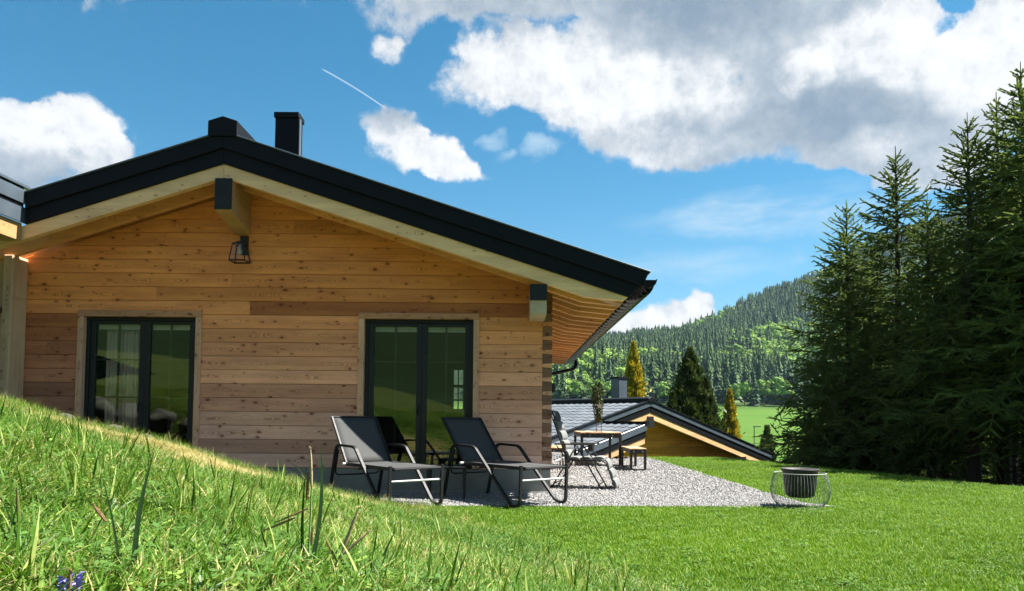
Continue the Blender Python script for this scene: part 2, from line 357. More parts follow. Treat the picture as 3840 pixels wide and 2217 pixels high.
M['bark'] = mat('bark', plaster((0.045, 0.034, 0.026)))
M['twig'] = mat('dead_twig', plaster((0.11, 0.095, 0.08)))
def farleaf(cols):
    def b(t):
        br = attr(t, 'br').outputs['Fac']; tint = attr(t, 'tint', 'INSTANCER').outputs['Fac']
        rnd = t.node('ShaderNodeObjectInfo').outputs['Random']
        k = t.math('ADD', t.math('MULTIPLY', br, 0.4), t.math('MULTIPLY', t.math('MAXIMUM', tint, 0.0), 0.6), clamp=True)
        c = t.mix(k, cols[0], cols[1])
        c = t.vmath('SCALE', c, scale=t.math('ADD', 0.85, t.math('MULTIPLY', rnd, 0.3)))
        d = bsdf(t, c, 0.8, spec=0.1)
        return d
    return b
M['far_conifer'] = mat('far_conifer', farleaf([(0.026, 0.055, 0.026), (0.085, 0.130, 0.050)]))
M['far_decid'] = mat('far_broadleaf', farleaf([(0.090, 0.175, 0.030), (0.235, 0.350, 0.066)]))
def tileb(t):
    p = objco(t); rnd = t.node('ShaderNodeObjectInfo').outputs['Random']
    c = t.mix(rnd, (0.075, 0.088, 0.104), (0.105, 0.121, 0.140))
    return bsdf(t, c, 0.62, bump=t.noise(p, 40, 3), bstr=0.1, spec=0.25)
M['tile'] = mat('grey_roof_tile', tileb)
def plain(c, rough=0.6):
    return lambda t: bsdf(t, t.mix(t.noise(objco(t), 9, 3), tuple(x*0.8 for x in c), c), rough)
M['petal'] = mat('violet_petal', plain((0.22, 0.20, 0.55)))
M['seed'] = mat('brown_spike', plain((0.20, 0.11, 0.045)))
M['tan'] = mat('tan_spike', plain((0.36, 0.27, 0.16)))
M['star'] = mat('pale_star', plain((0.62, 0.56, 0.5)))
M['bulb'] = mat('bulb_glass', plain((0.5, 0.42, 0.3), 0.2))
M['sedge'] = mat('sedge_leaf', plain((0.17, 0.28, 0.10)))
M['darkleaf'] = mat('garland_leaf', leafm([(0.022, 0.036, 0.010), (0.085, 0.125, 0.035)]))

# ------------------------------------------------------------------ geometry helpers
class MB:
    def __init__(s): s.v = []; s.f = []
    def add(s, vs, fs):
        o = len(s.v); s.v += [tuple(map(float, p)) for p in vs]; s.f += [tuple(o+i for i in f) for f in fs]; return s
    def box(s, x0, x1, y0, y1, z0, z1):
        return s.add([(x0,y0,z0),(x1,y0,z0),(x1,y1,z0),(x0,y1,z0),(x0,y0,z1),(x1,y0,z1),(x1,y1,z1),(x0,y1,z1)],
                     [(0,3,2,1),(4,5,6,7),(0,1,5,4),(1,2,6,5),(2,3,7,6),(3,0,4,7)])
    def prism(s, poly, y0, y1):
        """poly in (x, z), counter-clockwise seen from -Y, pushed from y0 to y1"""
        n = len(poly)
        vs = [(x, y0, z) for x, z in poly]+[(x, y1, z) for x, z in poly]
        fs = [tuple(range(n)), tuple(range(2*n-1, n-1, -1))]+[(i, n+i, n+(i+1) % n, (i+1) % n) for i in range(n)]
        return s.add(vs, fs)
    def tube(s, pts, r, n=8, ry=None, cap=True):
        pts = [Vector(p) for p in pts]; rs = r if isinstance(r, (list, tuple)) else [r]*len(pts)
        o = len(s.v); prev = None
        for i, p in enumerate(pts):
            t = (pts[min(i+1, len(pts)-1)]-pts[max(i-1, 0)]).normalized()
            if prev is None:
                up = Vector((0, 0, 1)) if abs(t.z) < 0.9 else Vector((0, 1, 0))
                a = t.cross(up).normalized()
            else:
                a = (prev-t*prev.dot(t)).normalized()
            prev = a; b = t.cross(a)
            for k in range(n):
                an = 2*math.pi*k/n
                s.v.append(tuple(p+a*math.cos(an)*rs[i]+b*math.sin(an)*(ry if ry else rs[i])))
        m = len(pts)
        for i in range(m-1):
            for k in range(n):
                s.f.append((o+i*n+k, o+i*n+(k+1) % n, o+(i+1)*n+(k+1) % n, o+(i+1)*n+k))
        if cap:
            s.f.append(tuple(o+k for k in range(n-1, -1, -1))); s.f.append(tuple(o+(m-1)*n+k for k in range(n)))
        return s
    def lathe(s, prof, c=(0, 0, 0), n=24, close=False):
        o = len(s.v); m = len(prof)
        for r_, z in prof:
            for k in range(n):
                a = 2*math.pi*k/n; s.v.append((c[0]+r_*math.cos(a), c[1]+r_*math.sin(a), c[2]+z))
        for i in range(m-1):
            for k in range(n):
                s.f.append((o+i*n+k, o+i*n+(k+1) % n, o+(i+1)*n+(k+1) % n, o+(i+1)*n+k))
        return s
    def xf(s, mtx):
        s.v = [tuple(mtx @ Vector(p)) for p in s.v]; return s
def arc(pts, rad, seg=5):
    """round the inner corners of a polyline"""
    pts = [Vector(p) for p in pts]; out = [pts[0]]
    for i in range(1, len(pts)-1):
        a, b, c = pts[i-1], pts[i], pts[i+1]
        d0, d1 = (a-b), (c-b); r0 = min(rad, d0.length*0.48, d1.length*0.48)
        p0, p1 = b+d0.normalized()*r0, b+d1.normalized()*r0
        for k in range(seg+1):
            u = k/seg; out.append(p0*(1-u)**2+b*2*u*(1-u)+p1*u*u)
    out.append(pts[-1]); return out

def put(name, mb, m, parent=None, loc=None, bevel=0.0, smooth=False, color=None, center=False, kind=None):
    me = bpy.data.meshes.new(name)
    v = mb.v
    if center:
        a = np.array(v); c = (a.max(0)+a.min(0))/2; v = [tuple(p) for p in a-c]; loc = tuple(c)
    me.from_pydata(v, [], mb.f); me.update()
    if smooth: me.polygons.foreach_set('use_smooth', [True]*len(me.polygons))
    me.materials.append(m)
    o = bpy.data.objects.new(name, me); COL.objects.link(o)
    if parent is not None: o.parent = parent
    if loc is not None: o.location = loc
    if bevel > 0:
        b = o.modifiers.new('bevel', 'BEVEL'); b.width = bevel; b.segments = 1; b.limit_method = 'ANGLE'
    if color is not None: o.color = (*color, 1)
    if kind: o['kind'] = kind
    return o
def sub(name, mb, m, parent, **kw):
    """a piece whose geometry is given in the frame of the thing's root while its parent may be a part: parts sit at the root's origin"""
    return put(name, mb, m, parent, **kw)
def thing(name, label, cat, loc=(0, 0, 0), rz=0.0, group=None):
    o = bpy.data.objects.new(name, None); COL.objects.link(o); o.location = loc; o.rotation_euler = (0, 0, rz)
    o.empty_display_size = 0.2
    tag(o, label, cat, group); return o
def tag(o, label, cat, group=None):
    o['label'] = label; o['category'] = cat
    if group: o['group'] = group
    return o
def copy_tree(o, parent=None):
    c = o.copy(); COL.objects.link(c)
    if parent is not None: c.parent = parent
    for ch in list(o.children): copy_tree(ch, c)
    return c
def quads_mesh(name, Q, m, br=None, tris=None):
    """Q (N,4,3) loose quads -> mesh, with the random 'br' per quad as a face attribute"""
    Q = np.asarray(Q, np.float32); n = len(Q)
    me = bpy.data.meshes.new(name)
    me.vertices.add(n*4); me.vertices.foreach_set('co', Q.reshape(-1))
    me.loops.add(n*4); me.loops.foreach_set('vertex_index', np.arange(n*4, dtype=np.int32))
    me.polygons.add(n); me.polygons.foreach_set('loop_start', np.arange(0, n*4, 4, dtype=np.int32))
    me.polygons.foreach_set('loop_total', np.full(n, 4, np.int32))
    me.update(calc_edges=True)
    a = me.attributes.new('br', 'FLOAT', 'FACE')
    a.data.foreach_set('value', (br if br is not None else R.rand(n)).astype(np.float32))
    me.materials.append(m)
    return me
def mobj(name, me, parent=None, kind=None):
    o = bpy.data.objects.new(name, me); COL.objects.link(o)
    if parent is not None: o.parent = parent
    if kind: o['kind'] = kind
    return o
def scatter(name, pos, rot, scl, idx, tint, protos, kind='stuff'):
    """one stuff object: geometry nodes set the prototype meshes on the given points"""
    n = len(pos)
    me = bpy.data.meshes.new(name); me.vertices.add(n); me.vertices.foreach_set('co', np.asarray(pos, np.float32).reshape(-1))
    for nm, ty, arr, key in (('rot', 'FLOAT_VECTOR', rot, 'vector'), ('scl', 'FLOAT', scl, 'value'), ('idx', 'INT', idx, 'value'), ('tint', 'FLOAT', tint, 'value')):
        a = me.attributes.new(nm, ty, 'POINT')
        a.data.foreach_set(key, np.asarray(arr, np.int32 if ty == 'INT' else np.float32).reshape(-1))
    o = bpy.data.objects.new(name, me); COL.objects.link(o); o['kind'] = kind
    pc = bpy.data.collections.new(name+'_pieces')
    for i, p in enumerate(protos):
        po = bpy.data.objects.new('%s_piece_%02d' % (name, i), p); pc.objects.link(po)
    g = bpy.data.node_groups.new(name+'_scatter', 'GeometryNodeTree')
    g.interface.new_socket('Geometry', in_out='INPUT', socket_type='NodeSocketGeometry')
    g.interface.new_socket('Geometry', in_out='OUTPUT', socket_type='NodeSocketGeometry')
    N = g.nodes; L = g.links
    gi = N.new('NodeGroupInput'); go = N.new('NodeGroupOutput')
    ci = N.new('GeometryNodeCollectionInfo'); ci.inputs['Collection'].default_value = pc
    ci.inputs['Separate Children'].default_value = True; ci.inputs['Reset Children'].default_value = True
    ip = N.new('GeometryNodeInstanceOnPoints'); ip.inputs['Pick Instance'].default_value = True
    def na(nm, ty):
        nd = N.new('GeometryNodeInputNamedAttribute'); nd.data_type = ty; nd.inputs['Name'].default_value = nm; return nd.outputs['Attribute']
    L.new(gi.outputs[0], ip.inputs['Points']); L.new(ci.outputs[0], ip.inputs['Instance'])
    L.new(na('idx', 'INT'), ip.inputs['Instance Index']); L.new(na('rot', 'FLOAT_VECTOR'), ip.inputs['Rotation']); L.new(na('scl', 'FLOAT'), ip.inputs['Scale'])
    L.new(ip.outputs[0], go.inputs[0])
    md = o.modifiers.new('scatter', 'NODES'); md.node_group = g
    return o
FR = {}
def fput(name, mb, m, parent, center=True, **kw):
    """geometry in the frame of the root (or the world); the piece gets its origin at its own centre"""
    a = np.array(mb.v); c = (a.max(0)+a.min(0))/2 if center else np.zeros(3)
    mb.v = [tuple(p) for p in a-c]
    pp = FR.get(parent.name, np.zeros(3)) if parent is not None else np.zeros(3)
    o = put(name, mb, m, parent, loc=tuple(c-pp), **kw)
    FR[o.name] = c
    return o

# ------------------------------------------------------------------ the ground
def sstep(x, a, b):
    t = np.clip((x-a)/(b-a), 0, 1); return t*t*(3-2*t)
def bank_d(X, Y):
    yb = np.clip(Y, -40, 12)
    return (-1.5+(9-yb)*0.535)-X
HE = np.array([-0.9, -0.5, 0.0, .14, .235, .286, .327, .36, .40, .55, .70, 1.0]); HV = np.array([.10, .105, .11, .117, .133, .152, .168, .183, .196, .272, .32, .36])
def ground(X, Y):
    X = np.asarray(X, float); Y = np.asarray(Y, float)
    d = bank_d(X, Y)
    sp = 0.28*np.logaddexp(0, (d-0.05)/0.28)
    b = 0.262*sp
    b = np.where(b > 2.4, 2.4+(b-2.4)*0.35, b)
    front = 1-sstep(Y, 8.35, 9.75)
    lump = 0.035*np.sin(X*1.9+Y*0.7)*np.sin(Y*1.3-X*0.4)+0.02*np.sin(X*4.1-1.0)*np.sin(Y*3.3)
    b = b*front+lump*np.clip(d, 0, 1)*front
    rise = 0.30*np.clip(-3-Y, 0, 70)+0.10*np.clip(-3-Y, 0, 1e9)*0
    # terrace edge
    Xe = 8.45-0.30*(np.clip(Y, 0, 30)-12.2)
    dx = np.maximum(X-Xe, 0); dy = np.maximum(Y-20.9, 0)
    do = np.hypot(np.where(Y > -2, dx, 0)*np.clip((Y+2)/6, 0, 1), dy)
    drop = -3.6*(1-np.exp(-(do**1.3)*0.085))
    far = np.clip((Y-50)/280, 0, None)
    vall = drop+9.2*np.minimum(far, 1.0)**1.15
    t = np.clip((Y-330)/570, 0, 1.35)
    u = X/900.
    hz = 900*np.interp(u, HE, HV)-5.0-18
    hill = hz*(np.minimum(t, 1)**0.97)+np.where(t > 1, -(t-1)*60, 0)
    hl = np.where(t > 0, 5*np.sin(X*0.021+1)*np.sin(Y*0.017)+3*np.sin(X*0.05)*np.sin(Y*0.043+2), 0)*np.clip(t*6, 0, 1)
    micro = 0.012*np.sin(X*3.1)*np.sin(Y*2.7+0.5)*(np.hypot(X, Y) < 30)*(1-np.clip((Y-8.7)/.3, 0, 1)*(X < 3.9))
    return b+rise+vall+hill+hl+micro
def axis(lo, hi, step, far, k=1.16):
    a = list(np.arange(lo, hi+1e-6, step)); s = step
    while a[-1] < far[1]: s *= k; a.append(a[-1]+s)
    s = step
    while a[0] > far[0]: s *= k; a.insert(0, a[0]-s)
    return np.array(a)
gx = axis(-12, 13, 0.22, (-1100, 1250)); gy = axis(-5, 24, 0.22, (-500, 1250))
GX, GY = np.meshgrid(gx, gy); GZ = ground(GX, GY)
nx, ny = len(gx), len(gy)
me = bpy.data.meshes.new('ground')
vs = np.stack([GX, GY, GZ], -1).reshape(-1, 3).astype(np.float32)
ii = np.arange(nx*ny).reshape(ny, nx)
fs = np.stack([ii[:-1, :-1], ii[:-1, 1:], ii[1:, 1:], ii[1:, :-1]], -1).reshape(-1, 4).astype(np.int32)
me.vertices.add(len(vs)); me.vertices.foreach_set('co', vs.reshape(-1))
me.loops.add(fs.size); me.loops.foreach_set('vertex_index', fs.reshape(-1))
me.polygons.add(len(fs)); me.polygons.foreach_set('loop_start', np.arange(0, fs.size, 4, dtype=np.int32)); me.polygons.foreach_set('loop_total', np.full(len(fs), 4, np.int32))
me.update(calc_edges=True)
me.polygons.foreach_set('use_smooth', [True]*len(fs))
a = me.attributes.new('bank', 'FLOAT', 'POINT'); a.data.foreach_set('value', (sstep(bank_d(GX, GY), -0.15, 0.5)*(GY < 10)).astype(np.float32).reshape(-1))
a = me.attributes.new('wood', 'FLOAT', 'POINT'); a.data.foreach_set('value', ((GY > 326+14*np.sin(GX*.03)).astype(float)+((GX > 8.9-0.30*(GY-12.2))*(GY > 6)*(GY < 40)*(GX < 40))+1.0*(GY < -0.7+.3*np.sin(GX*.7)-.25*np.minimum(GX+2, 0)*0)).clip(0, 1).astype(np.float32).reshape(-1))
me.materials.append(M['ground'])
g_ = mobj('ground', me, kind='structure')

# the air of the valley: one closed box of thin even haze round everything
xm0, xm1, ym0, ym1 = gx[0]-20, gx[-1]+20, gy[0]-20, gy[-1]+20
hz_m = bpy.data.materials.new('valley_haze'); hz_m.use_nodes = True; hz_m.node_tree.nodes.clear()
pv = hz_m.node_tree.nodes.new('ShaderNodeVolumePrincipled'); pv.inputs['Color'].default_value = (0.52, 0.76, 1.0, 1); pv.inputs['Density'].default_value = HAZE
pv.inputs['Anisotropy'].default_value = 0.2
ho = hz_m.node_tree.nodes.new('ShaderNodeOutputMaterial'); hz_m.node_tree.links.new(pv.outputs[0], ho.inputs['Volume'])
put('haze', MB().box(xm0, xm1, ym0, ym1, float(GZ.min())-1, float(GZ.max())+30), hz_m, kind='stuff')

# gravel terrace: a sheet with a ragged right and front edge
def gedge(y): return 3.78+0.05*math.sin(y*2.1)+0.03*math.sin(y*5.7)
pts = [(-7.4, 9.35)]+[(x, 8.98+0.025*math.sin(x*6.1)+0.02*math.sin(x*13)+0.11*(x+1.5)*0.55) for x in np.arange(-7, 3.6, 0.2)]
pts += [(4.12, 9.38)]+[(gedge(y), y) for y in np.arange(9.8, 20.8, 0.35)]+[(3.9, 20.75), (-7.4, 20.75)]
mb = MB(); mb.add([(x, y, 0.022) for x, y in pts]+[(x, y, -0.05) for x, y in pts],
                  [tuple(range(len(pts)))]+[(i, len(pts)+i, len(pts)+(i+1) % len(pts), (i+1) % len(pts)) for i in range(len(pts))])
put('gravel_terrace', mb, M['gravel'], kind='structure')

# ------------------------------------------------------------------ the log house
house = thing('log_house', 'low larch-clad house with two dark glazed doors under a black metal gable roof', 'house', (-3.0, 15.0, 0.0))
FR[house.name] = np.array([-3.0, 15.0, 0.0])
XA = -3.97; SL = 0.323; XR = 0.58; XL = -7.3; YW = 10.72
def under(x): return 4.36-SL*abs(x-XA)
WALL_C = {}
# backing walls (dark joints show between the boards)
bk = MB()
bk.prism([(XL, 0.0), (-6.32, 0.0), (-6.32, 2.61), (-4.52, 2.61), (-4.52, 0.0), (-2.24, 0.0), (-2.24, 2.61), (-0.48, 2.61), (-0.48, 0.0), (XR-0.02, 0.0),
          (XR-0.02, under(XR)), (XA, 4.36), (XL, under(XL))], YW+0.02, YW+0.2)
wall = fput('front_wall', bk, M['bark'], house)
sw = MB().box(XR-0.2, XR-0.004, YW+0.2, 21.9, 0.0, under(XR))
fput('side_wall', sw, M['wood_y'], house, color=(0.36, 0.22, 0.11))
sw = MB().box(XL, XL+0.2, YW+0.2, 21.9, 0.0, under(XL)); fput('far_side_wall', sw, M['wood_y'], house, color=(0.36, 0.22, 0.11))
bw = MB()
bw.prism([(XL, 0), (-1.72, 0), (-1.72, under(-1.72)), (XA, 4.36), (XL, under(XL))], 21.7, 21.9)
bw.prism([(-1.44, 0), (XR, 0), (XR, under(XR)), (-1.44, under(-1.44))], 21.7, 21.9)
bw.box(-1.72, -1.44, 21.7, 21.9, 0, 1.35); bw.box(-1.72, -1.44, 21.7, 21.9, 2.5, 3.4); bw.box(-1.60, -1.57, 21.76, 21.84, 1.35, 2.5); bw.box(-1.72, -1.44, 21.76, 21.84, 1.98, 2.06)
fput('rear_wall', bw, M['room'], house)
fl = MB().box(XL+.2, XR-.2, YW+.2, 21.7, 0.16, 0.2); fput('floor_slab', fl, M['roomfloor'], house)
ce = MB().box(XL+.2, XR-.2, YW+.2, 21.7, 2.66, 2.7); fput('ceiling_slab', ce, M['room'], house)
pl = MB().box(-4.5, XR-0.02, YW-0.015, YW+0.02, -0.05, 0.352)
pl.box(XR-0.05, XR-0.02, YW+0.02, 21.9, -0.05, 0.352); fput('plinth', pl, M['plinth'], house)
pl = MB().box(-4.5, XR+0.0, YW-0.05, YW-0.016, -0.05, 0.045); fput('plinth_ledge', pl, M['ledge'], house)

PZ0, PP = 0.355, 0.2008
def plank_col(n, x):
    t = np.clip(n/12.0, 0, 1)
    lo = np.array([0.77, 0.470, 0.360]); hi = np.array([0.83, 0.312, 0.085])
    c = lo*(1-t)+hi*t
    if x < -6.3: c = c*np.array([0.78, 0.66, 0.60])  # browner boards at the left, the wing's shade also painted into them
    return c
special = {9: 0.92, 8: 1.0}
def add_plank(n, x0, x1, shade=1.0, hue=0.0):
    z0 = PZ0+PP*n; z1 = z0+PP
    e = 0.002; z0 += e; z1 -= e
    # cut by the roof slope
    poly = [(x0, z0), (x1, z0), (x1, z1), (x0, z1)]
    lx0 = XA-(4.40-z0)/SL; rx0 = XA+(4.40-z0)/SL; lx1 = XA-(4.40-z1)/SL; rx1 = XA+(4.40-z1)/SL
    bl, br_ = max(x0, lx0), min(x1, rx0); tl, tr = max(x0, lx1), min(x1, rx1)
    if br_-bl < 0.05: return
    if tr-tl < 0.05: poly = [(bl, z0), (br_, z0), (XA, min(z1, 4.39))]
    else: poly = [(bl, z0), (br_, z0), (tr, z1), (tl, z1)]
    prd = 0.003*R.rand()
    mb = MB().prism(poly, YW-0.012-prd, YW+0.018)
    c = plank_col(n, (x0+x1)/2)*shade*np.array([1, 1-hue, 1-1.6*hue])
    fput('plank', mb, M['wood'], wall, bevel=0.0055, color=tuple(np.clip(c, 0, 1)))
D1 = (-6.32, -4.52); D2 = (-2.24, -0.48)
rowshade = [0.93, 0.80, 1.10, 1.06, 0.98, 0.80, 1.10, 1.12, 1.0, 1.05, 1.02, 1.0, .98, 1.02, 1.1, 1.0, .92, .98, .95, 1, 1]
for n in range(21):
    s = rowshade[n]
    if n <= 10:
        hu = {1: 0.10, 0: 0.03, 4: 0.05, 5: 0.06}.get(n, 0.0)
        if n in (8, 6, 3): add_plank(n, XL, -6.78, s*0.9); add_plank(n, -6.78, D1[0]+.02, s*.82)
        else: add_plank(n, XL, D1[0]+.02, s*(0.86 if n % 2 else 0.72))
        add_plank(n, D1[1]-.02, D2[0]+.02, s, hu)
        add_plank(n, D2[1]-.02, XR-0.139, s*(1.0+0.06*math.sin(n*2.3)), hu*0.6)
    elif n == 11:
        add_plank(n, XL, -3.83, 1.05); add_plank(n, -3.83, XR-0.139, 0.60, 0.14)
    else:
        j = {12: [-5.2], 13: [-4.1, -0.9], 14: [-4.73], 15: [-2.4], 16: [-5.1], 17: [-3.2], 18: [-4.4]}.get(n, [])
        xs = [XL]+j+[XR-0.003]
        for a, b in zip(xs[:-1], xs[1:]):
            add_plank(n, a, b, s*(0.9+0.22*R.rand()))
# dovetailed corner: light tenons of the front boards and the darker ends of the side boards
for n in range(0, 12):
    zs = PZ0+PP*n
    hl, hr = 0.074, 0.064
    mb = MB().prism([(XR-0.139, max(zs-hl, 0.357)), (XR, max(zs-hr, 0.357)), (XR, zs+hr), (XR-0.139, zs+hl)], YW-0.0155, YW+0.02)
    k = 0.72+0.2*R.rand()
    fput('log_end', mb, M['wood'], wall, bevel=0.004, color=(0.30*k, 0.155*k, 0.095*k))
    z0, z1 = zs+hl+.002, zs+PP-hl-.002
    if n < 11:
        mb = MB().prism([(XR-0.139, z0), (XR-0.001, zs+hr+.002), (XR-0.001, zs+PP-hr-.002), (XR-0.139, z1)], YW-0.0125, YW+0.02)
        fput('plank', mb, M['wood'], wall, bevel=0.003, color=tuple(plank_col(n, 0)*rowshade[n]))
mb = MB().box(XR-0.139, XR-0.001, YW-0.014, YW+0.02, 2.64, 2.9)
fput('log_end', mb, M['wood'], wall, bevel=0.004, color=(0.22, 0.10, 0.05))

# roof: boarding, slab, gable boards
def roofpoly(zt, zb, xl, xr): # band between two parallel slope lines (heights at the apex)
    return [(xl, zb-SL*(XA-xl)), (XA, zb), (xr, zb-SL*(xr-XA)), (xr, zt-SL*(xr-XA)), (XA, zt), (xl, zt-SL*(XA-xl))]
YF = 9.93
fput('roof', MB().prism(roofpoly(4.93, 4.572, -6.63, 1.58), YF+0.07, 22.2), M['anthracite'], house)
fput('roof_boarding', MB().prism(roofpoly(4.57, 4.545, -6.63, 1.56), YF+0.075, 22.15), M['wood_y'], house, color=(0.58, 0.31, 0.11))
def side(zt, zb, s, xe_t, xe_b):
    if s > 0: return [(XA+.001, zb), (xe_b, zb-SL*(xe_b-XA)), (xe_t, zt-SL*(xe_t-XA)), (XA+.001, zt)]
    return [(xe_b, zb-SL*(XA-xe_b)), (XA-.001, zb), (XA-.001, zt), (xe_t, zt-SL*(XA-xe_t))]
for s, (t0, t1, b0, b1) in ((1, (1.84, 1.76, 1.73, 1.57)), (-1, (-6.636, -6.636, -6.636, -6.636))):
    fput('fascia_board', MB().prism(side(4.955, 4.745, s, t0, t1), YF-0.02, YF+0.03), M['anthracite'], house, bevel=0.006)
    fput('fascia_board', MB().prism(side(4.747, 4.54, s, b0, b1), YF+0.015, YF+0.05), M['anthracite'], house, bevel=0.006)
    fput('verge_flashing', MB().prism(side(4.978, 4.957, s, t0+.02*s, t0+.02*s), YF-0.04, YF+0.22), M['anthracite_lit'], house, bevel=0.003)
cap = [(XA-0.2, 4.90), (XA+0.2, 4.90), (XA+0.2, 5.11), (XA, 5.175), (XA-0.2, 5.11)]
fput('ridge_cap', MB().prism(cap, YF-0.045, 22.2), M['anthracite'], house, bevel=0.006)
# rafters
RP = [(XA+.002, 4.35), (0.98, 4.35-SL*(0.98-XA)+.002), (1.50, 2.700), (1.57, 2.752), (XA+.002, 4.54)]
RPl = [(2*XA-x, z) for x, z in reversed(RP[:2])]
ys = [9.975, 10.40, 10.78]+list(np.arange(11.28, 21.9, 0.53))
for i, y in enumerate(ys):
    c = (0.88, 0.56, 0.29) if i == 0 else (0.78, 0.38, 0.14)
    poly = RP if i < 3 else [(XR-.1, under(XR-.1)), *RP[1:4], (XR-.1, 4.54-SL*(XR-.1-XA))]
    fput('rafter', MB().prism(poly, y, y+0.1), M['rafter'], house, bevel=0.004, color=c)
    if i < 3:
        pl_ = [(-7.35, 4.35-SL*(XA+7.35)), (XA-.002, 4.35), (XA-.002, 4.54), (-7.35, 4.54-SL*(XA+7.35))]
        fput('rafter', MB().prism(pl_, y, y+0.1), M['rafter'], house, bevel=0.004, color=c)
# thin soffit battens seen as light lines between the first rafters
for x in (0,):
    fput('soffit_board', MB().prism([(XA+.3, 4.44-SL*.3), (1.5, 4.44-SL*(1.5-XA)), (1.5, 4.46-SL*(1.5-XA)), (XA+.3, 4.46-SL*.3)], 10.08, 10.39), M['wood_y'], house, color=(0.45, 0.26, 0.10))
# purlins with a metal plate on the end
pu = MB()
x0, x1 = -4.075, -3.845
v = [(x0, 9.96, 3.90), (x1, 9.96, 3.90), (x1, 9.96, 4.33), (x0, 9.96, 4.33), (x0, YW, 3.735), (x1, YW, 3.735), (x1, YW, 4.33), (x0, YW, 4.33), (x0, 9.985, 3.885), (x1, 9.985, 3.885)]
pu.add(v, [(0, 1, 2, 3), (7, 6, 5, 4), (3, 2, 6, 7), (0, 8, 9, 1), (8, 4, 5, 9), (1, 9, 5, 6, 2), (0, 3, 7, 4, 8)])
p_ = fput('purlin', pu, M['wood_y'], house, bevel=0.006, color=(0.52, 0.31, 0.14))
fput('end_plate', MB().box(x0-.003, x1+.003, 9.945, 9.958, 3.905, 4.335), M['plate'], p_, bevel=0.003)
p_ = fput('purlin', MB().box(0.235, 0.462, 9.96, YW, 2.505, 2.90), M['wood_y'], house, bevel=0.008, color=(0.58, 0.44, 0.30))
fput('end_plate', MB().box(0.230, 0.467, 9.943, 9.957, 2.695, 2.915), M['plate'], p_, bevel=0.003)
# gutter, brackets, downpipe
GXc, GZc, GR = 1.845, 2.975, 0.10
def halfring(r0, r1, y0, y1, a0=180, a1=360, n=12):
    mb = MB()
    for i in range(n+1):
        a = math.radians(a0+(a1-a0)*i/n)
        for r_ in (r0, r1):
            for y in (y0, y1): mb.v.append((GXc+r_*math.cos(a), y, GZc+r_*math.sin(a)))
    for i in range(n):
        o, p = i*4, i*4+4
        mb.f += [(o, o+1, p+1, p), (o+2, p+2, p+3, o+3), (o, p, p+2, o+2), (o+1, o+3, p+3, p+1)]
    mb.f += [(0, 2, 3, 1), (n*4, n*4+1, n*4+3, n*4+2)]
    return mb
gt = halfring(GR-0.004, GR, 9.90, 22.1)
disc = [(GXc+GR*math.cos(math.radians(180+15*i)), GZc+GR*math.sin(math.radians(180+15*i))) for i in range(13)]
gt.prism(disc, 9.895, 9.905); gt.prism(disc, 22.09, 22.1)
gt.tube([(GXc+GR, 9.9, GZc+.004), (GXc+GR, 22.1, GZc+.004)], 0.009, 6)
gut = fput('gutter', gt, M['gutter'], house, smooth=False)
for y in np.arange(10.06, 22.0, 0.30):
    mb = MB(); n_ = 12
    for yy, k in ((y, .82), (y+.05, 1.0), (y+.17, 1.0), (y+.22, .82)):
        for i in range(n_+1):
            a = math.radians(180+180*i/n_)
            mb.v.append((1.745+.205*k*math.cos(a), yy, 2.885+.075*math.cos(a)+.155*k*math.sin(a)))
    for q in range(3):
        for i in range(n_): mb.f.append((q*13+i, q*13+i+1, q*13+14+i, q*13+13+i))
    fput('gutter_bracket', mb, M['gutter'], gut, smooth=True)
dp = MB().tube(arc([(1.86, 21.45, 2.93), (1.86, 21.45, 2.55), (0.70, 21.45, 2.28), (0.66, 21.45, 2.1), (0.66, 21.45, 0.05)], 0.16), 0.05, 10)
fput('downpipe', dp, M['gutter'], house, smooth=True)
mb = MB().box(-6.63, -6.45, 9.98, 22.1, 3.70, 3.76)
# chimney
ch = fput('chimney', MB().box(-3.885, -3.51, 11.8, 12.05, 4.6, 6.0), M['anthracite'], house, bevel=0.008)
fput('chimney_cap', MB().box(-3.90, -3.495, 11.77, 12.1, 5.94, 6.03), M['anthracite'], ch, bevel=0.006)
fput('corner_trim', MB().box(-3.50, -3.485, 11.80, 11.9, 4.62, 5.93), M['anthracite_lit'], ch)
# left wing: eave running towards the viewer, and the timber post under it
wz = lambda x: 4.19-0.0
fput('wing_roof', MB().add([(-6.66, 6.0, 4.17), (-6.66, 9.92, 4.17), (-11.5, 9.92, 5.4), (-11.5, 6.0, 5.4), (-6.66, 6.0, 3.9), (-6.66, 9.92, 3.9), (-11.5, 9.92, 5.1), (-11.5, 6.0, 5.1)],
     [(0, 1, 2, 3), (7, 6, 5, 4), (0, 4, 5, 1), (1, 5, 6, 2), (2, 6, 7, 3), (3, 7, 4, 0)]), M['anthracite'], house)
fput('wing_fascia', MB().box(-6.665, -6.640, 6.0, 10.1, 3.945, 4.135), M['anthracite_lit'], house, bevel=0.004)
fput('wing_fascia', MB().box(-6.685, -6.662, 6.0, 10.1, 3.69, 3.905), M['anthracite_lit'], house, bevel=0.004)
fput('wing_flashing', MB().box(-6.70, -6.625, 6.0, 10.1, 4.165, 4.205), M['anthracite_lit'], house, bevel=0.003)
fput('wing_beam', MB().box(-6.95, -6.70, 6.0, 9.96, 3.45, 3.69), M['wood_y'], house, color=(0.45, 0.28, 0.12))
for x0, x1, y0 in ((-7.62, -7.40, 10.40), (-7.39, -7.22, 10.44), (-7.21, -7.075, 10.36)):
    fput('post', MB().box(x0, x1, y0, 10.70, 0.2, under(x1)-.01), M['wood_z'], house, bevel=0.012, color=(0.58, 0.39, 0.225))
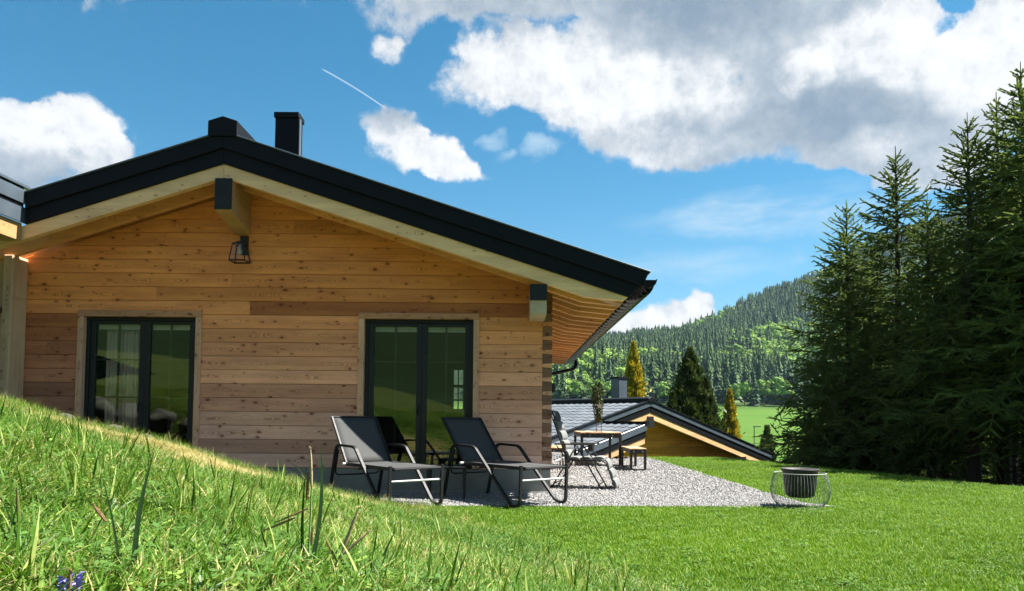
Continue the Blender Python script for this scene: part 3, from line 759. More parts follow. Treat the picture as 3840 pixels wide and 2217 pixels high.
fput('post_bracket', MB().box(-7.6, -7.22, 10.30, 10.43, 2.52, 2.60), M['wood'], house, bevel=0.01, color=(0.20, 0.11, 0.05))

# glazed doors
def door(x0, x1, label):
    z1 = 2.61; tw = 0.085
    d = fput('glazed_door', MB().box(x0+tw, x1-tw, YW+0.005, YW+0.14, 0.165, 0.205), M['frame'], house, bevel=0.004)   # sill, carries the rest
    d['label'] = label
    wc = (0.40, 0.245, 0.12)
    for a, b in ((x0, x0+tw), (x1-tw, x1)):
        fput('trim_board', MB().box(a, b, YW-0.042, YW+0.13, 0.357, z1-tw-.002), M['wood_z'], d, bevel=0.005, color=(0.74, 0.43, 0.27))
    fput('trim_board', MB().box(x0, x1, YW-0.046, YW+0.13, z1-tw, z1), M['wood'], d, bevel=0.005, color=(0.60, 0.31, 0.165))
    xa, xb = x0+tw+.001, x1-tw-.001; za, zb = 0.205, z1-tw-.002
    yf = YW+0.045
    xm = (xa+xb)/2-0.01
    fr = MB().box(xa, xa+.05, yf, yf+.08, za, zb).box(xb-.05, xb, yf, yf+.08, za, zb).box(xa+.05, xb-.05, yf, yf+.08, zb-.05, zb)
    fput('outer_frame', fr, M['frame'], d, bevel=0.003)
    for a, b in ((xa+.051, xm+.045), (xm+.047, xb-.051)):
        w = 0.075
        lf = MB().box(a, a+w, yf+.02, yf+.09, za, zb-.052).box(b-w, b, yf+.02, yf+.09, za, zb-.052).box(a+w, b-w, yf+.02, yf+.09, zb-.052-w*.6, zb-.052).box(a+w, b-w, yf+.02, yf+.09, za, za+w)
        fput('leaf_frame', lf, M['frame'], d, bevel=0.003)
        g0, g1, h0, h1 = a+w, b-w, za+w, zb-.052-w*.6
        fput('pane', MB().box(g0-.004, g1+.004, yf+.05, yf+.056, h0-.004, h1+.004), M['glass'], d)
        mid = (g0+g1)/2
        fput('glazing_bar', MB().box(mid-.013, mid+.013, yf+.058, yf+.078, h0, h1), M['frame'], d)
        for z in (1.905, 1.353, 0.82):
            fput('glazing_bar', MB().box(g0, g1, yf+.0565, yf+.075, z-.011, z+.011), M['frame'], d)
        fput('blind', MB().box(g0+.005, g1-.005, yf+.10, yf+.115, h1-.075, h1+.0), M['white'], d)
    hx = xm+0.0
    fput('handle', MB().tube(arc([(hx, yf+.02, 1.26), (hx, yf-.035, 1.26), (hx-.0, yf-.035, 1.14)], .02), 0.010, 8), M['frame'], d, smooth=True)
    return d
door(*D1, 'left glazed door with a curtain behind it')
door(*D2, 'right glazed door behind the loungers')

# things on the house
cv = []
xs = np.linspace(-6.02, -5.50, 90)
cu = MB()
for i, x in enumerate(xs):
    ph = (x+6.02)/0.52*2*math.pi*6.5
    y = YW+0.205+0.030*math.sin(ph)+0.012*math.sin(ph*2.3+1)
    cu.v += [(x, y, 0.22), (x+0.004*math.sin(ph*.7), y*1.0, 1.3), (x, y-0.01*math.sin(ph), 2.40)]
for i in range(len(xs)-1):
    for k in range(2): cu.f.append((i*3+k, i*3+3+k, i*3+4+k, i*3+1+k))
o = put('curtain', cu, M['curtain'], smooth=True, center=True); tag(o, 'taupe pleated curtain hanging behind the left glazed door', 'curtain')
so = o.modifiers.new('thick', 'SOLIDIFY'); so.thickness = 0.004
lan = thing('wall_lantern', 'black tapered wall lantern with a clear bulb under the ridge beam', 'lantern', (-3.955, YW-0.012, 3.31))
FR[lan.name] = np.array([-3.955, YW-0.012, 3.31])
fput('wall_plate', MB().box(-3.99, -3.87, YW-0.04, YW-0.013, 3.44, 3.72), M['black'], lan, bevel=0.004)
fput('arm', MB().box(-3.945, -3.905, YW-0.14, YW-0.04, 3.60, 3.63), M['black'], lan)
lf = MB()
def fr_(z, h): return [(-3.955-h, YW-.13-h), (-3.955+h, YW-.13-h), (-3.955+h, YW-.13+h), (-3.955-h, YW-.13+h)]
t_, b_ = fr_(3.575, .078), fr_(3.325, .112)
for k in range(4):
    lf.tube([(*t_[k], 3.575), (*b_[k], 3.325)], 0.009, 4); lf.tube([(*t_[k], 3.575), (*t_[(k+1) % 4], 3.575)], 0.009, 4); lf.tube([(*b_[k], 3.325), (*b_[(k+1) % 4], 3.325)], 0.011, 4)
lf.box(-4.0, -3.91, YW-.175, YW-.085, 3.575, 3.61)
fput('lantern_frame', lf, M['black'], lan)
lg = MB().add([(*p, 3.57) for p in t_]+[(*p, 3.33) for p in b_], [(k, (k+1) % 4, 4+(k+1) % 4, 4+k) for k in range(4)])
fput('glass_shade', lg, M['lampglass'], lan)
fput('bulb', MB().lathe([(0.001, -.06), (.025, -.045), (.032, -.01), (.02, .03), (.014, .07), (.014, .1)], (-3.955, YW-.13, 3.475), 10), M['bulb'], lan, smooth=True)
wl = MB().lathe([(0.001, 0), (.035, 0), (.035, .16), (.001, .16)], (0.735, 13.2, 1.56), 12).box(0.585, 0.72, 13.18, 13.22, 1.62, 1.66)
o = put('wall_lamp', wl, M['black'], smooth=False, center=True); tag(o, 'small black cylinder lamp on the side wall beyond the corner', 'wall lamp')
# ------------------------------------------------------------------ terrace furniture
def rect_tube(mb, pts, w, h, side):
    """flat bar swept along a polyline lying in a plane with normal 'side' (w across the plane normal, h in the plane)"""
    pts = [Vector(p) for p in pts]; side = Vector(side).normalized(); o = len(mb.v)
    for i, p in enumerate(pts):
        t = (pts[min(i+1, len(pts)-1)]-pts[max(i-1, 0)]).normalized(); n = side.cross(t).normalized()
        for a, b in ((-1, -1), (1, -1), (1, 1), (-1, 1)): mb.v.append(tuple(p+side*a*w/2+n*b*h/2))
    for i in range(len(pts)-1):
        for k in range(4): mb.f.append((o+i*4+k, o+i*4+(k+1) % 4, o+i*4+4+(k+1) % 4, o+i*4+4+k))
    m = len(pts)-1
    mb.f += [(o+3, o+2, o+1, o), (o+m*4, o+m*4+1, o+m*4+2, o+m*4+3)]
    return mb
def lounger(loc, rz, L, W, FWd, B, be, label):
    """hinge over the origin, foot end towards +X"""
    t = thing('sun_lounger', label, 'sun lounger', loc, rz, 'sun loungers in front of the glazed door')
    zs = 0.49; c, s = math.cos(be), math.sin(be)
    # slings, slightly hollow
    def sling(p0, p1, w, sag, name, m):
        mb = MB(); n = 8; k = 6
        d = (Vector(p1)-Vector(p0)); nn = Vector((0, 1, 0)).cross(d).normalized()
        if nn.z > 0: nn = -nn
        for i in range(n+1):
            for j in range(k+1):
                u = i/n; v_ = j/k
                q = Vector(p0)+d*u+Vector((0, (v_-.5)*w, 0))+nn*sag*4*u*(1-u)*(1-(2*v_-1)**2)*0.6
                mb.v.append(tuple(q))
        for i in range(n):
            for j in range(k): mb.f.append((i*(k+1)+j, i*(k+1)+j+1, (i+1)*(k+1)+j+1, (i+1)*(k+1)+j))
        o = put(name, mb, m, t, smooth=True); so = o.modifiers.new('thick', 'SOLIDIFY'); so.thickness = 0.006; return o
    sling((0.02, 0, zs), (L-.02, 0, zs-.005), W, 0.05, 'seat', M['sling'])
    bk = sling((-.01*c, 0, zs+.012), (-B*c, 0, zs+B*s), W, 0.02, 'backrest', M['sling'])
    for y in (-1, 1):
        mb = MB(); rect_tube(mb, [(0, y*W/2, zs), (-B*c, y*W/2, zs+B*s)], 0.022, 0.03, (0, 1, 0)); put('back_rail', mb, M['black_tube'], t)
        mb = MB(); rect_tube(mb, [(-.04, y*W/2, zs-.012), (L, y*W/2, zs-.017)], 0.022, 0.04, (0, 1, 0)); put('seat_rail', mb, M['black_tube'], t)
        # foot loop: front leg, round the ground and up the long strut to the arm
        yy = y*FWd/2
        path = arc([(L-.02, yy, zs+.02), (L-.035, yy, .022), (L-.20, yy, .022), (0.30, yy, zs+.20), (0.24, yy, zs+.215), (-.13, yy, zs+.225), (-.20, yy, zs+.19), (-.38, yy, .02)], 0.10, 5)
        mb = MB(); rect_tube(mb, path, 0.035, 0.030, (0, 1, 0))
        leg = put('leg', mb, M['black_tube'], t)
        mb = MB().box(-.42, -.34, yy-.02, yy+.02, 0.0, 0.025); put('foot_cap', mb, M['black'], leg)
        # pivot plate
        put('pivot', MB().tube([(0.0, yy-y*.04, zs-.01), (0.0, yy+y*.012, zs-.01)], 0.018, 8), M['steel'], leg)
    put('back_bar', MB().tube([(-B*c, -W/2, zs+B*s), (-B*c, W/2, zs+B*s)], 0.014, 8), M['black_tube'], t)
    put('cross_bar', MB().tube([(L-.035, -FWd/2, zs-.16), (L-.035, FWd/2, zs-.16)], 0.013, 8), M['steel'], t)
    put('seat_bar', MB().tube([(L-.0, -W/2, zs-.017), (L-.0, W/2, zs-.017)], 0.014, 8), M['black_tube'], t)
    put('support_bow', MB().tube(arc([(-.22, -W/2, zs+.16), (-.30, -W/2, zs-.17), (-.30, W/2, zs-.17), (-.22, W/2, zs+.16)], .07), 0.011, 8), M['black_tube'], t, smooth=True)
    put('slide_bar', MB().tube([(0.35, -FWd/2, zs-.05), (0.35, FWd/2, zs-.05)], 0.011, 8), M['black_tube'], t)
    return t
lounger((-1.845, 9.61, 0.02), math.radians(-49.3), 1.14, 0.65, 0.73, 0.715, math.radians(54.5), 'dark sun lounger with its backrest half in sunlight, left of the side table')
lounger((-0.375, 10.0, 0.02), math.radians(-50), 1.235, 0.65, 0.755, 0.77, math.radians(48.5), 'dark sun lounger with a fully shaded backrest, nearer the house corner')

st = thing('side_table', 'low black side table between the two loungers', 'side table', (-0.86, 9.93, 0.02), math.radians(3))
put('table_top', MB().box(-.25, .25, -.24, .24, .415, .432), M['black_tube'], st, bevel=.003)
for x in (-1, 1):
    for y in (-1, 1):
        mb = MB(); a = (x*.235, y*.225); w0, w1 = .026, .012
        mb.add([(a[0]-w1, a[1]-w1, 0), (a[0]+w1, a[1]-w1, 0), (a[0]+w1, a[1]+w1, 0), (a[0]-w1, a[1]+w1, 0), (a[0]-w0, a[1]-w1, .43), (a[0]+w0, a[1]-w1, .43), (a[0]+w0, a[1]+w1, .43), (a[0]-w0, a[1]+w1, .43)],
               [(0,3,2,1),(4,5,6,7),(0,1,5,4),(1,2,6,5),(2,3,7,6),(3,0,4,7)])
        put('leg', mb, M['plate'], st)

# folding recliner, facing +X in its own frame, near side at -Y
rc = thing('folding_recliner', 'black framed folding recliner with light grey quilted pads facing the sun', 'recliner', (1.05, 11.60, 0.02), math.radians(-14))
HW = 0.27
P = dict(top=(-.40, 1.19), hinge=(-.135, .44), seatf=(.43, .455), foot=(.60, .02), armb=(-.27, .67), armf=(.26, .685))
def pad(p0, p1, n, name, w, m, th=0.05, y0=0.0):
    d = Vector((p1[0]-p0[0], 0, p1[1]-p0[1])); ln = d.length; d.normalize(); nn = Vector((-d.z, 0, d.x))
    if nn.x < 0 and abs(nn.x) > abs(nn.z): nn = -nn
    if nn.z < 0 and abs(nn.z) >= abs(nn.x): nn = -nn
    for i in range(n):
        a, b = ln*i/n+.004, ln*(i+1)/n-.004
        mb = MB(); K = 6
        for k in range(K+1):
            u = k/K; bul = th*(0.55+0.45*math.sin(math.pi*u)**0.5)
            q = Vector((p0[0], 0, p0[1]))+d*(a+(b-a)*u)
            for y in (-w, w):
                mb.v += [tuple(q+Vector((0, y, 0))), tuple(q+nn*bul+Vector((0, y*.97, 0)))]
        for k in range(K):
            o, p = k*4, k*4+4
            mb.f += [(o, p, p+1, o+1), (o+2, o+3, p+3, p+2), (o+1, p+1, p+3, o+3), (o, o+2, p+2, p)]
        mb.f += [(0, 1, 3, 2), (K*4, K*4+2, K*4+3, K*4+1)]
        put(name, mb, m, rc, smooth=False)
pad(P['top'], (-.345, 1.03), 1, 'head_cushion', .245, M['pad_shaded'], .04)
pad((-.345, 1.03), P['hinge'], 4, 'back_pad', .245, M['pad'])
pad(P['hinge'], P['seatf'], 3, 'seat_pad', .245, M['pad'], .045)
pad(P['seatf'], P['foot'], 3, 'leg_pad', .245, M['pad'], .04)
for y in (-1, 1):
    yy = y*HW
    v3 = lambda q, dy=0: (q[0], yy+dy, q[1])
    put('back_rail', MB().tube([v3(P['top']), v3(P['hinge'])], .013, 8), M['black'], rc, smooth=True)
    put('seat_rail', MB().tube(arc([v3(P['hinge']), v3((.40, .445)), v3((.47, .41)), v3(P['foot'])], .08), .013, 8), M['black'], rc, smooth=True)
    mb = MB().box(-.33, .30, yy-.028, yy+.028, .672, .695); put('armrest', mb, M['black'], rc, bevel=.008)
    put('leg', MB().tube([(.02, yy+y*.03, .665), (.40, yy+y*.03, .01)], .012, 8), M['black'], rc, smooth=True)
    put('leg', MB().tube([(.02, yy+y*.05, .665), (-.37, yy+y*.05, .01)], .012, 8), M['black'], rc, smooth=True)
    put('brace', MB().tube([(-.30, yy, .66), (-.135, yy, .44)], .010, 6), M['black'], rc)
    put('brace', MB().tube([(.12, yy+y*.015, .66), (.28, yy+y*.015, .45)], .010, 6), M['black'], rc)
    put('knob', MB().tube([(-.125, yy-.03, .43), (-.125, yy+.03, .43)], .04, 10), M['black'], rc)
    put('foot_rail', MB().tube([(-.40, yy+y*.05, .012), (-.3, yy+y*.05, .012)], .012, 6), M['black'], rc)
for q in ((.36, .08), (-.33, .08), (.47, .30), (.56, .10), (.25, .35)):
    put('cross_bar', MB().tube([(q[0], -HW, q[1]), (q[0], HW, q[1])], .009, 6), M['black'], rc)
put('top_bar', MB().tube([(-.40, -HW, 1.19), (-.40, HW, 1.19)], .014, 8), M['black'], rc)
put('cup_holder', MB().lathe([(.001, 0), (.045, 0), (.05, .10), (.045, .10), (.04, .01), (.001, .01)], (.24, -HW-.06, .58), 12), M['black'], rc)

# table and benches
slat_c = [(0.50, 0.33, 0.19), (0.44, 0.29, 0.16), (0.55, 0.38, 0.23)]
def slatted(name, label, cat, x0, x1, y0, y1, h, nsl, bar, group=None):
    t = thing(name, label, cat, ((x0+x1)/2, (y0+y1)/2, 0.02), 0, group)
    w, d = (x1-x0)/2, (y1-y0)/2
    sw_ = (2*w-.012*(nsl-1))/nsl
    for i in range(nsl):
        a = -w+i*(sw_+.012)
        put('slat', MB().box(a, a+sw_, -d, d, h-.028, h), M['wood_y'], t, bevel=.004, color=slat_c[i % 3], center=True)
    for y in (-d, d-bar):
        for x in (-w, w-bar): put('leg', MB().box(x, x+bar, y, y+bar, 0, h-.0285), M['black'], t, bevel=.003)
        put('end_rail', MB().box(-w+bar, w-bar, y, y+bar, h-.0285-bar*1.6, h-.0285), M['black'], t, bevel=.003)
        put('foot_rail', MB().box(-w+bar, w-bar, y+.001, y+bar-.001, 0.002, bar*.9), M['black'], t, bevel=.003)
    for x in (-w, w-bar): put('side_rail', MB().box(x+.002, x+bar-.002, -d+bar, d-bar, h-.0285-bar*1.3, h-.029), M['black'], t)
    for y in (-d-.004,):
        for x in (-w*.55, w*.55): put('bolt', MB().tube([(x, y-.004, h-.0285-bar*.8), (x, y+.01, h-.0285-bar*.8)], .012, 8), M['steel'], t)
    return t
slatted('patio_table', 'black framed table with a slatted wooden top behind the recliner', 'table', 1.55, 2.47, 16.6, 18.4, .77, 8, .06)
slatted('bench', 'wooden slatted bench with black frame standing free right of the table', 'bench', 2.45, 2.79, 15.3, 16.55, .47, 4, .05, 'slatted benches at the table')
slatted('bench', 'wooden slatted bench with black frame half hidden between wall and recliner', 'bench', 0.80, 1.16, 15.4, 16.8, .47, 4, .05, 'slatted benches at the table')

# garland on two rods standing on the table
tz = 0.79
ga = thing('garland_stand', 'evergreen garland with a pale star on two thin rods on the table', 'decoration', (1.98, 17.0, tz))
put('rod', MB().tube([(-.03, 0, 0), (-.035, 0, .42)], .006, 6), M['black'], ga)
put('rod', MB().tube([(.085, .02, 0), (.07, .02, .95)], .007, 6), M['black'], ga)
put('foot_plate', MB().box(-.10, .13, -.06, .08, 0, .008), M['black'], ga)
n = 900
zz = R.rand(n)**.9*.92+.22; prof = np.interp(zz, [.2, .35, .6, .85, 1.0, 1.15], [.045, .10, .13, .15, .17, .04])
an = R.rand(n)*6.283; rr = prof*np.sqrt(R.rand(n))
cx = np.interp(zz, [.2, .6, 1.1], [0.02, 0.0, 0.0])
ctr = np.stack([cx+rr*np.cos(an), rr*np.sin(an), zz], 1)
d1 = R.randn(n, 3); d1 /= np.linalg.norm(d1, axis=1)[:, None]; d1[:, 2] -= .5; d2 = np.cross(d1, R.randn(n, 3)); d2 /= np.linalg.norm(d2, axis=1)[:, None]
Q = np.stack([ctr-d1*.035, ctr+d2*.014, ctr+d1*.035, ctr-d2*.014], 1)
mobj('foliage', quads_mesh('garland', Q, M['darkleaf']), ga)
put('bark_core', MB().tube([(0, 0, .26), (.01, 0, .6), (-.01, 0, .95)], [.035, .05, .03], 7), M['seed'], ga)
sp = []
for k in range(10):
    a = math.pi/2+k*math.pi/5; r_ = .085 if k % 2 == 0 else .036; sp.append((.02+r_*math.cos(a), .60+r_*math.sin(a)))
put('star', MB().prism(sp, -.16, -.145), M['star'], ga)

# wire baskets
def basket(loc, rmid, rtop, rbot, h, nw, m, name='wire_planter'):
    prof = [(rbot, 0.0), (rmid*.93, h*.22), (rmid, h*.5), (rmid*.95, h*.78), (rtop, h)]
    pr = []
    for i in range(13):
        u = i/12; zz = u*h; rr_ = float(np.interp(zz, [p[1] for p in prof], [p[0] for p in prof])); pr.append((rr_, zz))
    return pr
wp = thing('wire_planter', 'bulging wire basket holding a black bowl on the gravel tip by the lawn', 'planter', (3.62, 9.30, 0.015))
pr = basket(None, .355, .305, .25, .425, 56, None)
for k in range(56):
    a = 2*math.pi*k/56
    put('wire', MB().tube([(r_*math.cos(a), r_*math.sin(a), z) for r_, z in pr], .0022, 4, cap=False), M['wire'], wp)
for r_, z in ((.305, .425), (.25, .004)):
    put('ring', MB().tube([(r_*math.cos(2*math.pi*i/40), r_*math.sin(2*math.pi*i/40), z) for i in range(41)], .0038, 6), M['wire_white'], wp)
put('bowl', MB().lathe([(.001, .125), (.135, .125), (.17, .15), (.195, .30), (.205, .43), (.235, .475), (.225, .482), (.195, .45), (.17, .2), (.001, .16)], (0, 0, 0), 32), M['rubber'], wp, smooth=True)
wb = thing('wire_basket', 'low white wire basket beside the wall behind the recliner', 'basket', (0.90, 14.6, 0.02))
for k in range(36):
    a = 2*math.pi*k/36
    put('wire', MB().tube([(r_*.95*math.cos(a), r_*.95*math.sin(a), z*.92) for r_, z in pr[::3]], .005, 4, cap=False), M['wire_white'], wb)
for r_, z in ((.29, .39), (.24, .004)):
    put('ring', MB().tube([(r_*math.cos(2*math.pi*i/30), r_*math.sin(2*math.pi*i/30), z) for i in range(31)], .006, 6), M['wire_white'], wb)

# ------------------------------------------------------------------ the lower house
PSI = math.radians(36)
BZ = -3.3
h2 = thing('lower_house', 'lower house with grey tiled roof and orange timber gable beyond the terrace', 'house', (4.32, 23.0, BZ), PSI)
AZ = 1.69-BZ; S2 = 0.285
def r2(zt, zb, xl, xr): return [(xl, zb-S2*abs(xl)), (0, zb), (xr, zb-S2*xr), (xr, zt-S2*xr), (0, zt), (xl, zt-S2*abs(xl))]
fput('roof', MB().prism(r2(AZ-.05, AZ-.28, -6.2, 6.2), .05, 10), M['anthracite'], h2)
def s2(zt, zb, s, x0, x1):
    p = [(x0*s, zb-S2*x0), (x1*s, zb-S2*x1), (x1*s, zt-S2*x1), (x0*s, zt-S2*x0)]
    return p if s > 0 else p[::-1]
for s in (1, -1):
    fput('fascia_board', MB().prism(s2(AZ-.03, AZ-.20, s, .002, 6.25), -.02, .05), M['anthracite_lit'], h2, bevel=.01)
    fput('fascia_board', MB().prism(s2(AZ-.20, AZ-.38, s, .002, 6.15), .0, .049), M['anthracite'], h2, bevel=.01)
    fput('verge_flashing', MB().prism(s2(AZ+.005, AZ-.029, s, .002, 6.28), -.04, .12), M['anthracite'], h2)
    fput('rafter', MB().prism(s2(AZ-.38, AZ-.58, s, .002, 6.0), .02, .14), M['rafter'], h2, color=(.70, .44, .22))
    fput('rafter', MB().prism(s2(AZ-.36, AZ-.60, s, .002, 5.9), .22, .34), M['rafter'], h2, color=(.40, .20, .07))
fput('ridge_cap', MB().prism([(-.16, AZ-.06), (.16, AZ-.06), (.15, AZ+.05), (0, AZ+.10), (-.15, AZ+.05)], -.05, 10), M['anthracite'], h2, bevel=.01)
w2_ = fput('gable_wall', MB().prism([(-5.2, 0), (4.9, 0), (4.9, AZ-.5-S2*4.9), (0, AZ-.5), (-5.2, AZ-.5-S2*5.2)], .40, .55), M['bark'], h2)
for i in range(13):
    z0 = AZ-2.9+i*.2; z1 = z0+.196
    e0, e1 = (AZ-.5-z0)/S2, (AZ-.5-z1)/S2
    if e1 < .2: break
    c = np.array([.90, .32, .065])*(0.85+.3*R.rand())
    fput('plank', MB().prism([(max(-5.2, -e0), z0), (min(4.9, e0), z0), (min(4.9, e1), z1), (max(-5.2, -e1), z1)], .37, .40), M['wood'], w2_, color=tuple(c), bevel=.006)
p_ = fput('purlin', MB().add([(-.13, .0, AZ-.86), (.13, .0, AZ-.86), (.13, .0, AZ-.50), (-.13, .0, AZ-.50), (-.13, .38, AZ-1.0), (.13, .38, AZ-1.0), (.13, .38, AZ-.5), (-.13, .38, AZ-.5)], [(0,1,2,3),(7,6,5,4),(0,4,5,1),(1,5,6,2),(2,6,7,3),(3,7,4,0)]), M['wood_y'], h2, color=(.40, .21, .08))
fput('end_plate', MB().box(-.13, .13, -.015, -.002, AZ-.84, AZ-.52), M['plate'], p_)
p_ = fput('purlin', MB().box(4.5, 4.75, .0, .38, AZ-2.15, AZ-1.86), M['wood_y'], h2, color=(.55, .38, .2))
fput('end_plate', MB().box(4.5, 4.75, -.015, -.002, AZ-2.1, AZ-1.87), M['plate'], p_)
c_ = fput('chimney', MB().box(1.12, 1.52, 2.55, 2.95, AZ-.8, 2.55-BZ), M['anthracite_lit'], h2, bevel=.01)
fput('chimney_cap', MB().box(1.10, 1.54, 2.53, 2.97, 2.5-BZ, 2.56-BZ), M['anthracite'], c_)
fput('gutter', MB().tube([(6.30, .0, AZ-.2-S2*6.2), (6.30, 10, AZ-.2-S2*6.2)], .07, 8), M['gutter'], h2)
# porch in front of the left slope
PX0, PX1, PY0 = -2.0, -5.6, -1.75
pz = lambda x: AZ-.12-S2*abs(x)-.02
fput('porch_roof', MB().prism([(PX1, pz(PX1)-.22), (PX0, pz(PX0)-.22), (PX0, pz(PX0)-.03), (PX1, pz(PX1)-.03)], PY0+.05, .0), M['anthracite'], h2)
fput('porch_fascia', MB().prism([(PX1, pz(PX1)-.20), (PX0, pz(PX0)-.20), (PX0, pz(PX0)-.005), (PX1, pz(PX1)-.005)], PY0-.02, PY0+.05), M['anthracite_lit'], h2, bevel=.01)
fput('porch_fascia', MB().prism([(PX1, pz(PX1)-.38), (PX0-.03, pz(PX0)-.38), (PX0-.03, pz(PX0)-.20), (PX1, pz(PX1)-.20)], PY0+.0, PY0+.049), M['anthracite'], h2, bevel=.01)
fput('porch_ridge', MB().box(PX0-.08, PX0+.06, PY0-.03, -.05, pz(PX0)-.06, pz(PX0)+.05), M['anthracite'], h2)
fput('rafter', MB().prism([(PX1, pz(PX1)-.56), (PX0-.06, pz(PX0)-.56), (PX0-.06, pz(PX0)-.38), (PX1, pz(PX1)-.38)], PY0+.02, PY0+.14), M['rafter'], h2, color=(.70, .44, .22))
fput('porch_post', MB().box(-5.4, -5.2, PY0+.3, PY0+.5, 0, pz(-5.3)-.4), M['wood_z'], h2, color=(.45, .25, .1))
# tiles: one shared mesh, a curved pan with a raised lower edge
def tile_mesh():
    mb = MB(); w, l = .30, .36; n = 6
    for j, (yy, dz) in enumerate(((0, .017), (l*.96, .004))):
        for i in range(n+1):
            u = i/n; zz = .008*math.cos(u*2*math.pi)+.006*(u > .8)
            mb.v.append((yy, (u-.5)*w, zz+dz))
    for i in range(n): mb.f.append((i, n+1+i, n+2+i, i+1))
    o = len(mb.v)
    for i in range(n+1): x, y, z = mb.v[i]; mb.v.append((x+.004, y, z-.035))
    for i in range(n): mb.f.append((i, i+1, o+i+1, o+i))
    me = bpy.data.meshes.new('tile'); me.from_pydata(mb.v, [], mb.f); me.update(); me.materials.append(M['tile']); return me
TM = tile_mesh(); th_ = math.atan(S2); nt = 0
for (xs0, xs1, y0, y1, zf) in ((.24, 3.9, .16, 7.6, lambda x: AZ-.045-S2*x), (2.05, 5.5, PY0+.08, -.05, lambda x: pz(x)-.025)):
    r_ = xs0+.36*math.cos(th_)
    while r_ < xs1:
        y = y0+.15+(.0)
        while y < y1:
            o = bpy.data.objects.new('tile', TM); COL.objects.link(o); o.parent = h2
            o.location = (-r_, y, zf(r_)+.012+.004*R.rand()); o.rotation_euler = (R.uniform(-.01, .01), -th_+.0, R.uniform(-.006, .006)); nt += 1
            y += .302
        r_ += .335*math.cos(th_)

# street lamp in the valley
sl = thing('street_lamp', 'thin grey street lamp standing in the valley meadow', 'street lamp', (22.95, 70, float(ground(22.95, 70))))
put('pole', MB().tube([(0, 0, 0), (0, 0, .75-float(ground(22.95, 70))-.3)], [.07, .045], 8), M['wire'], sl)
put('arm', MB().box(-.1, .62, -.05, .05, .75-float(ground(22.95, 70))-.34, .75-float(ground(22.95, 70))-.24), M['wire'], sl)
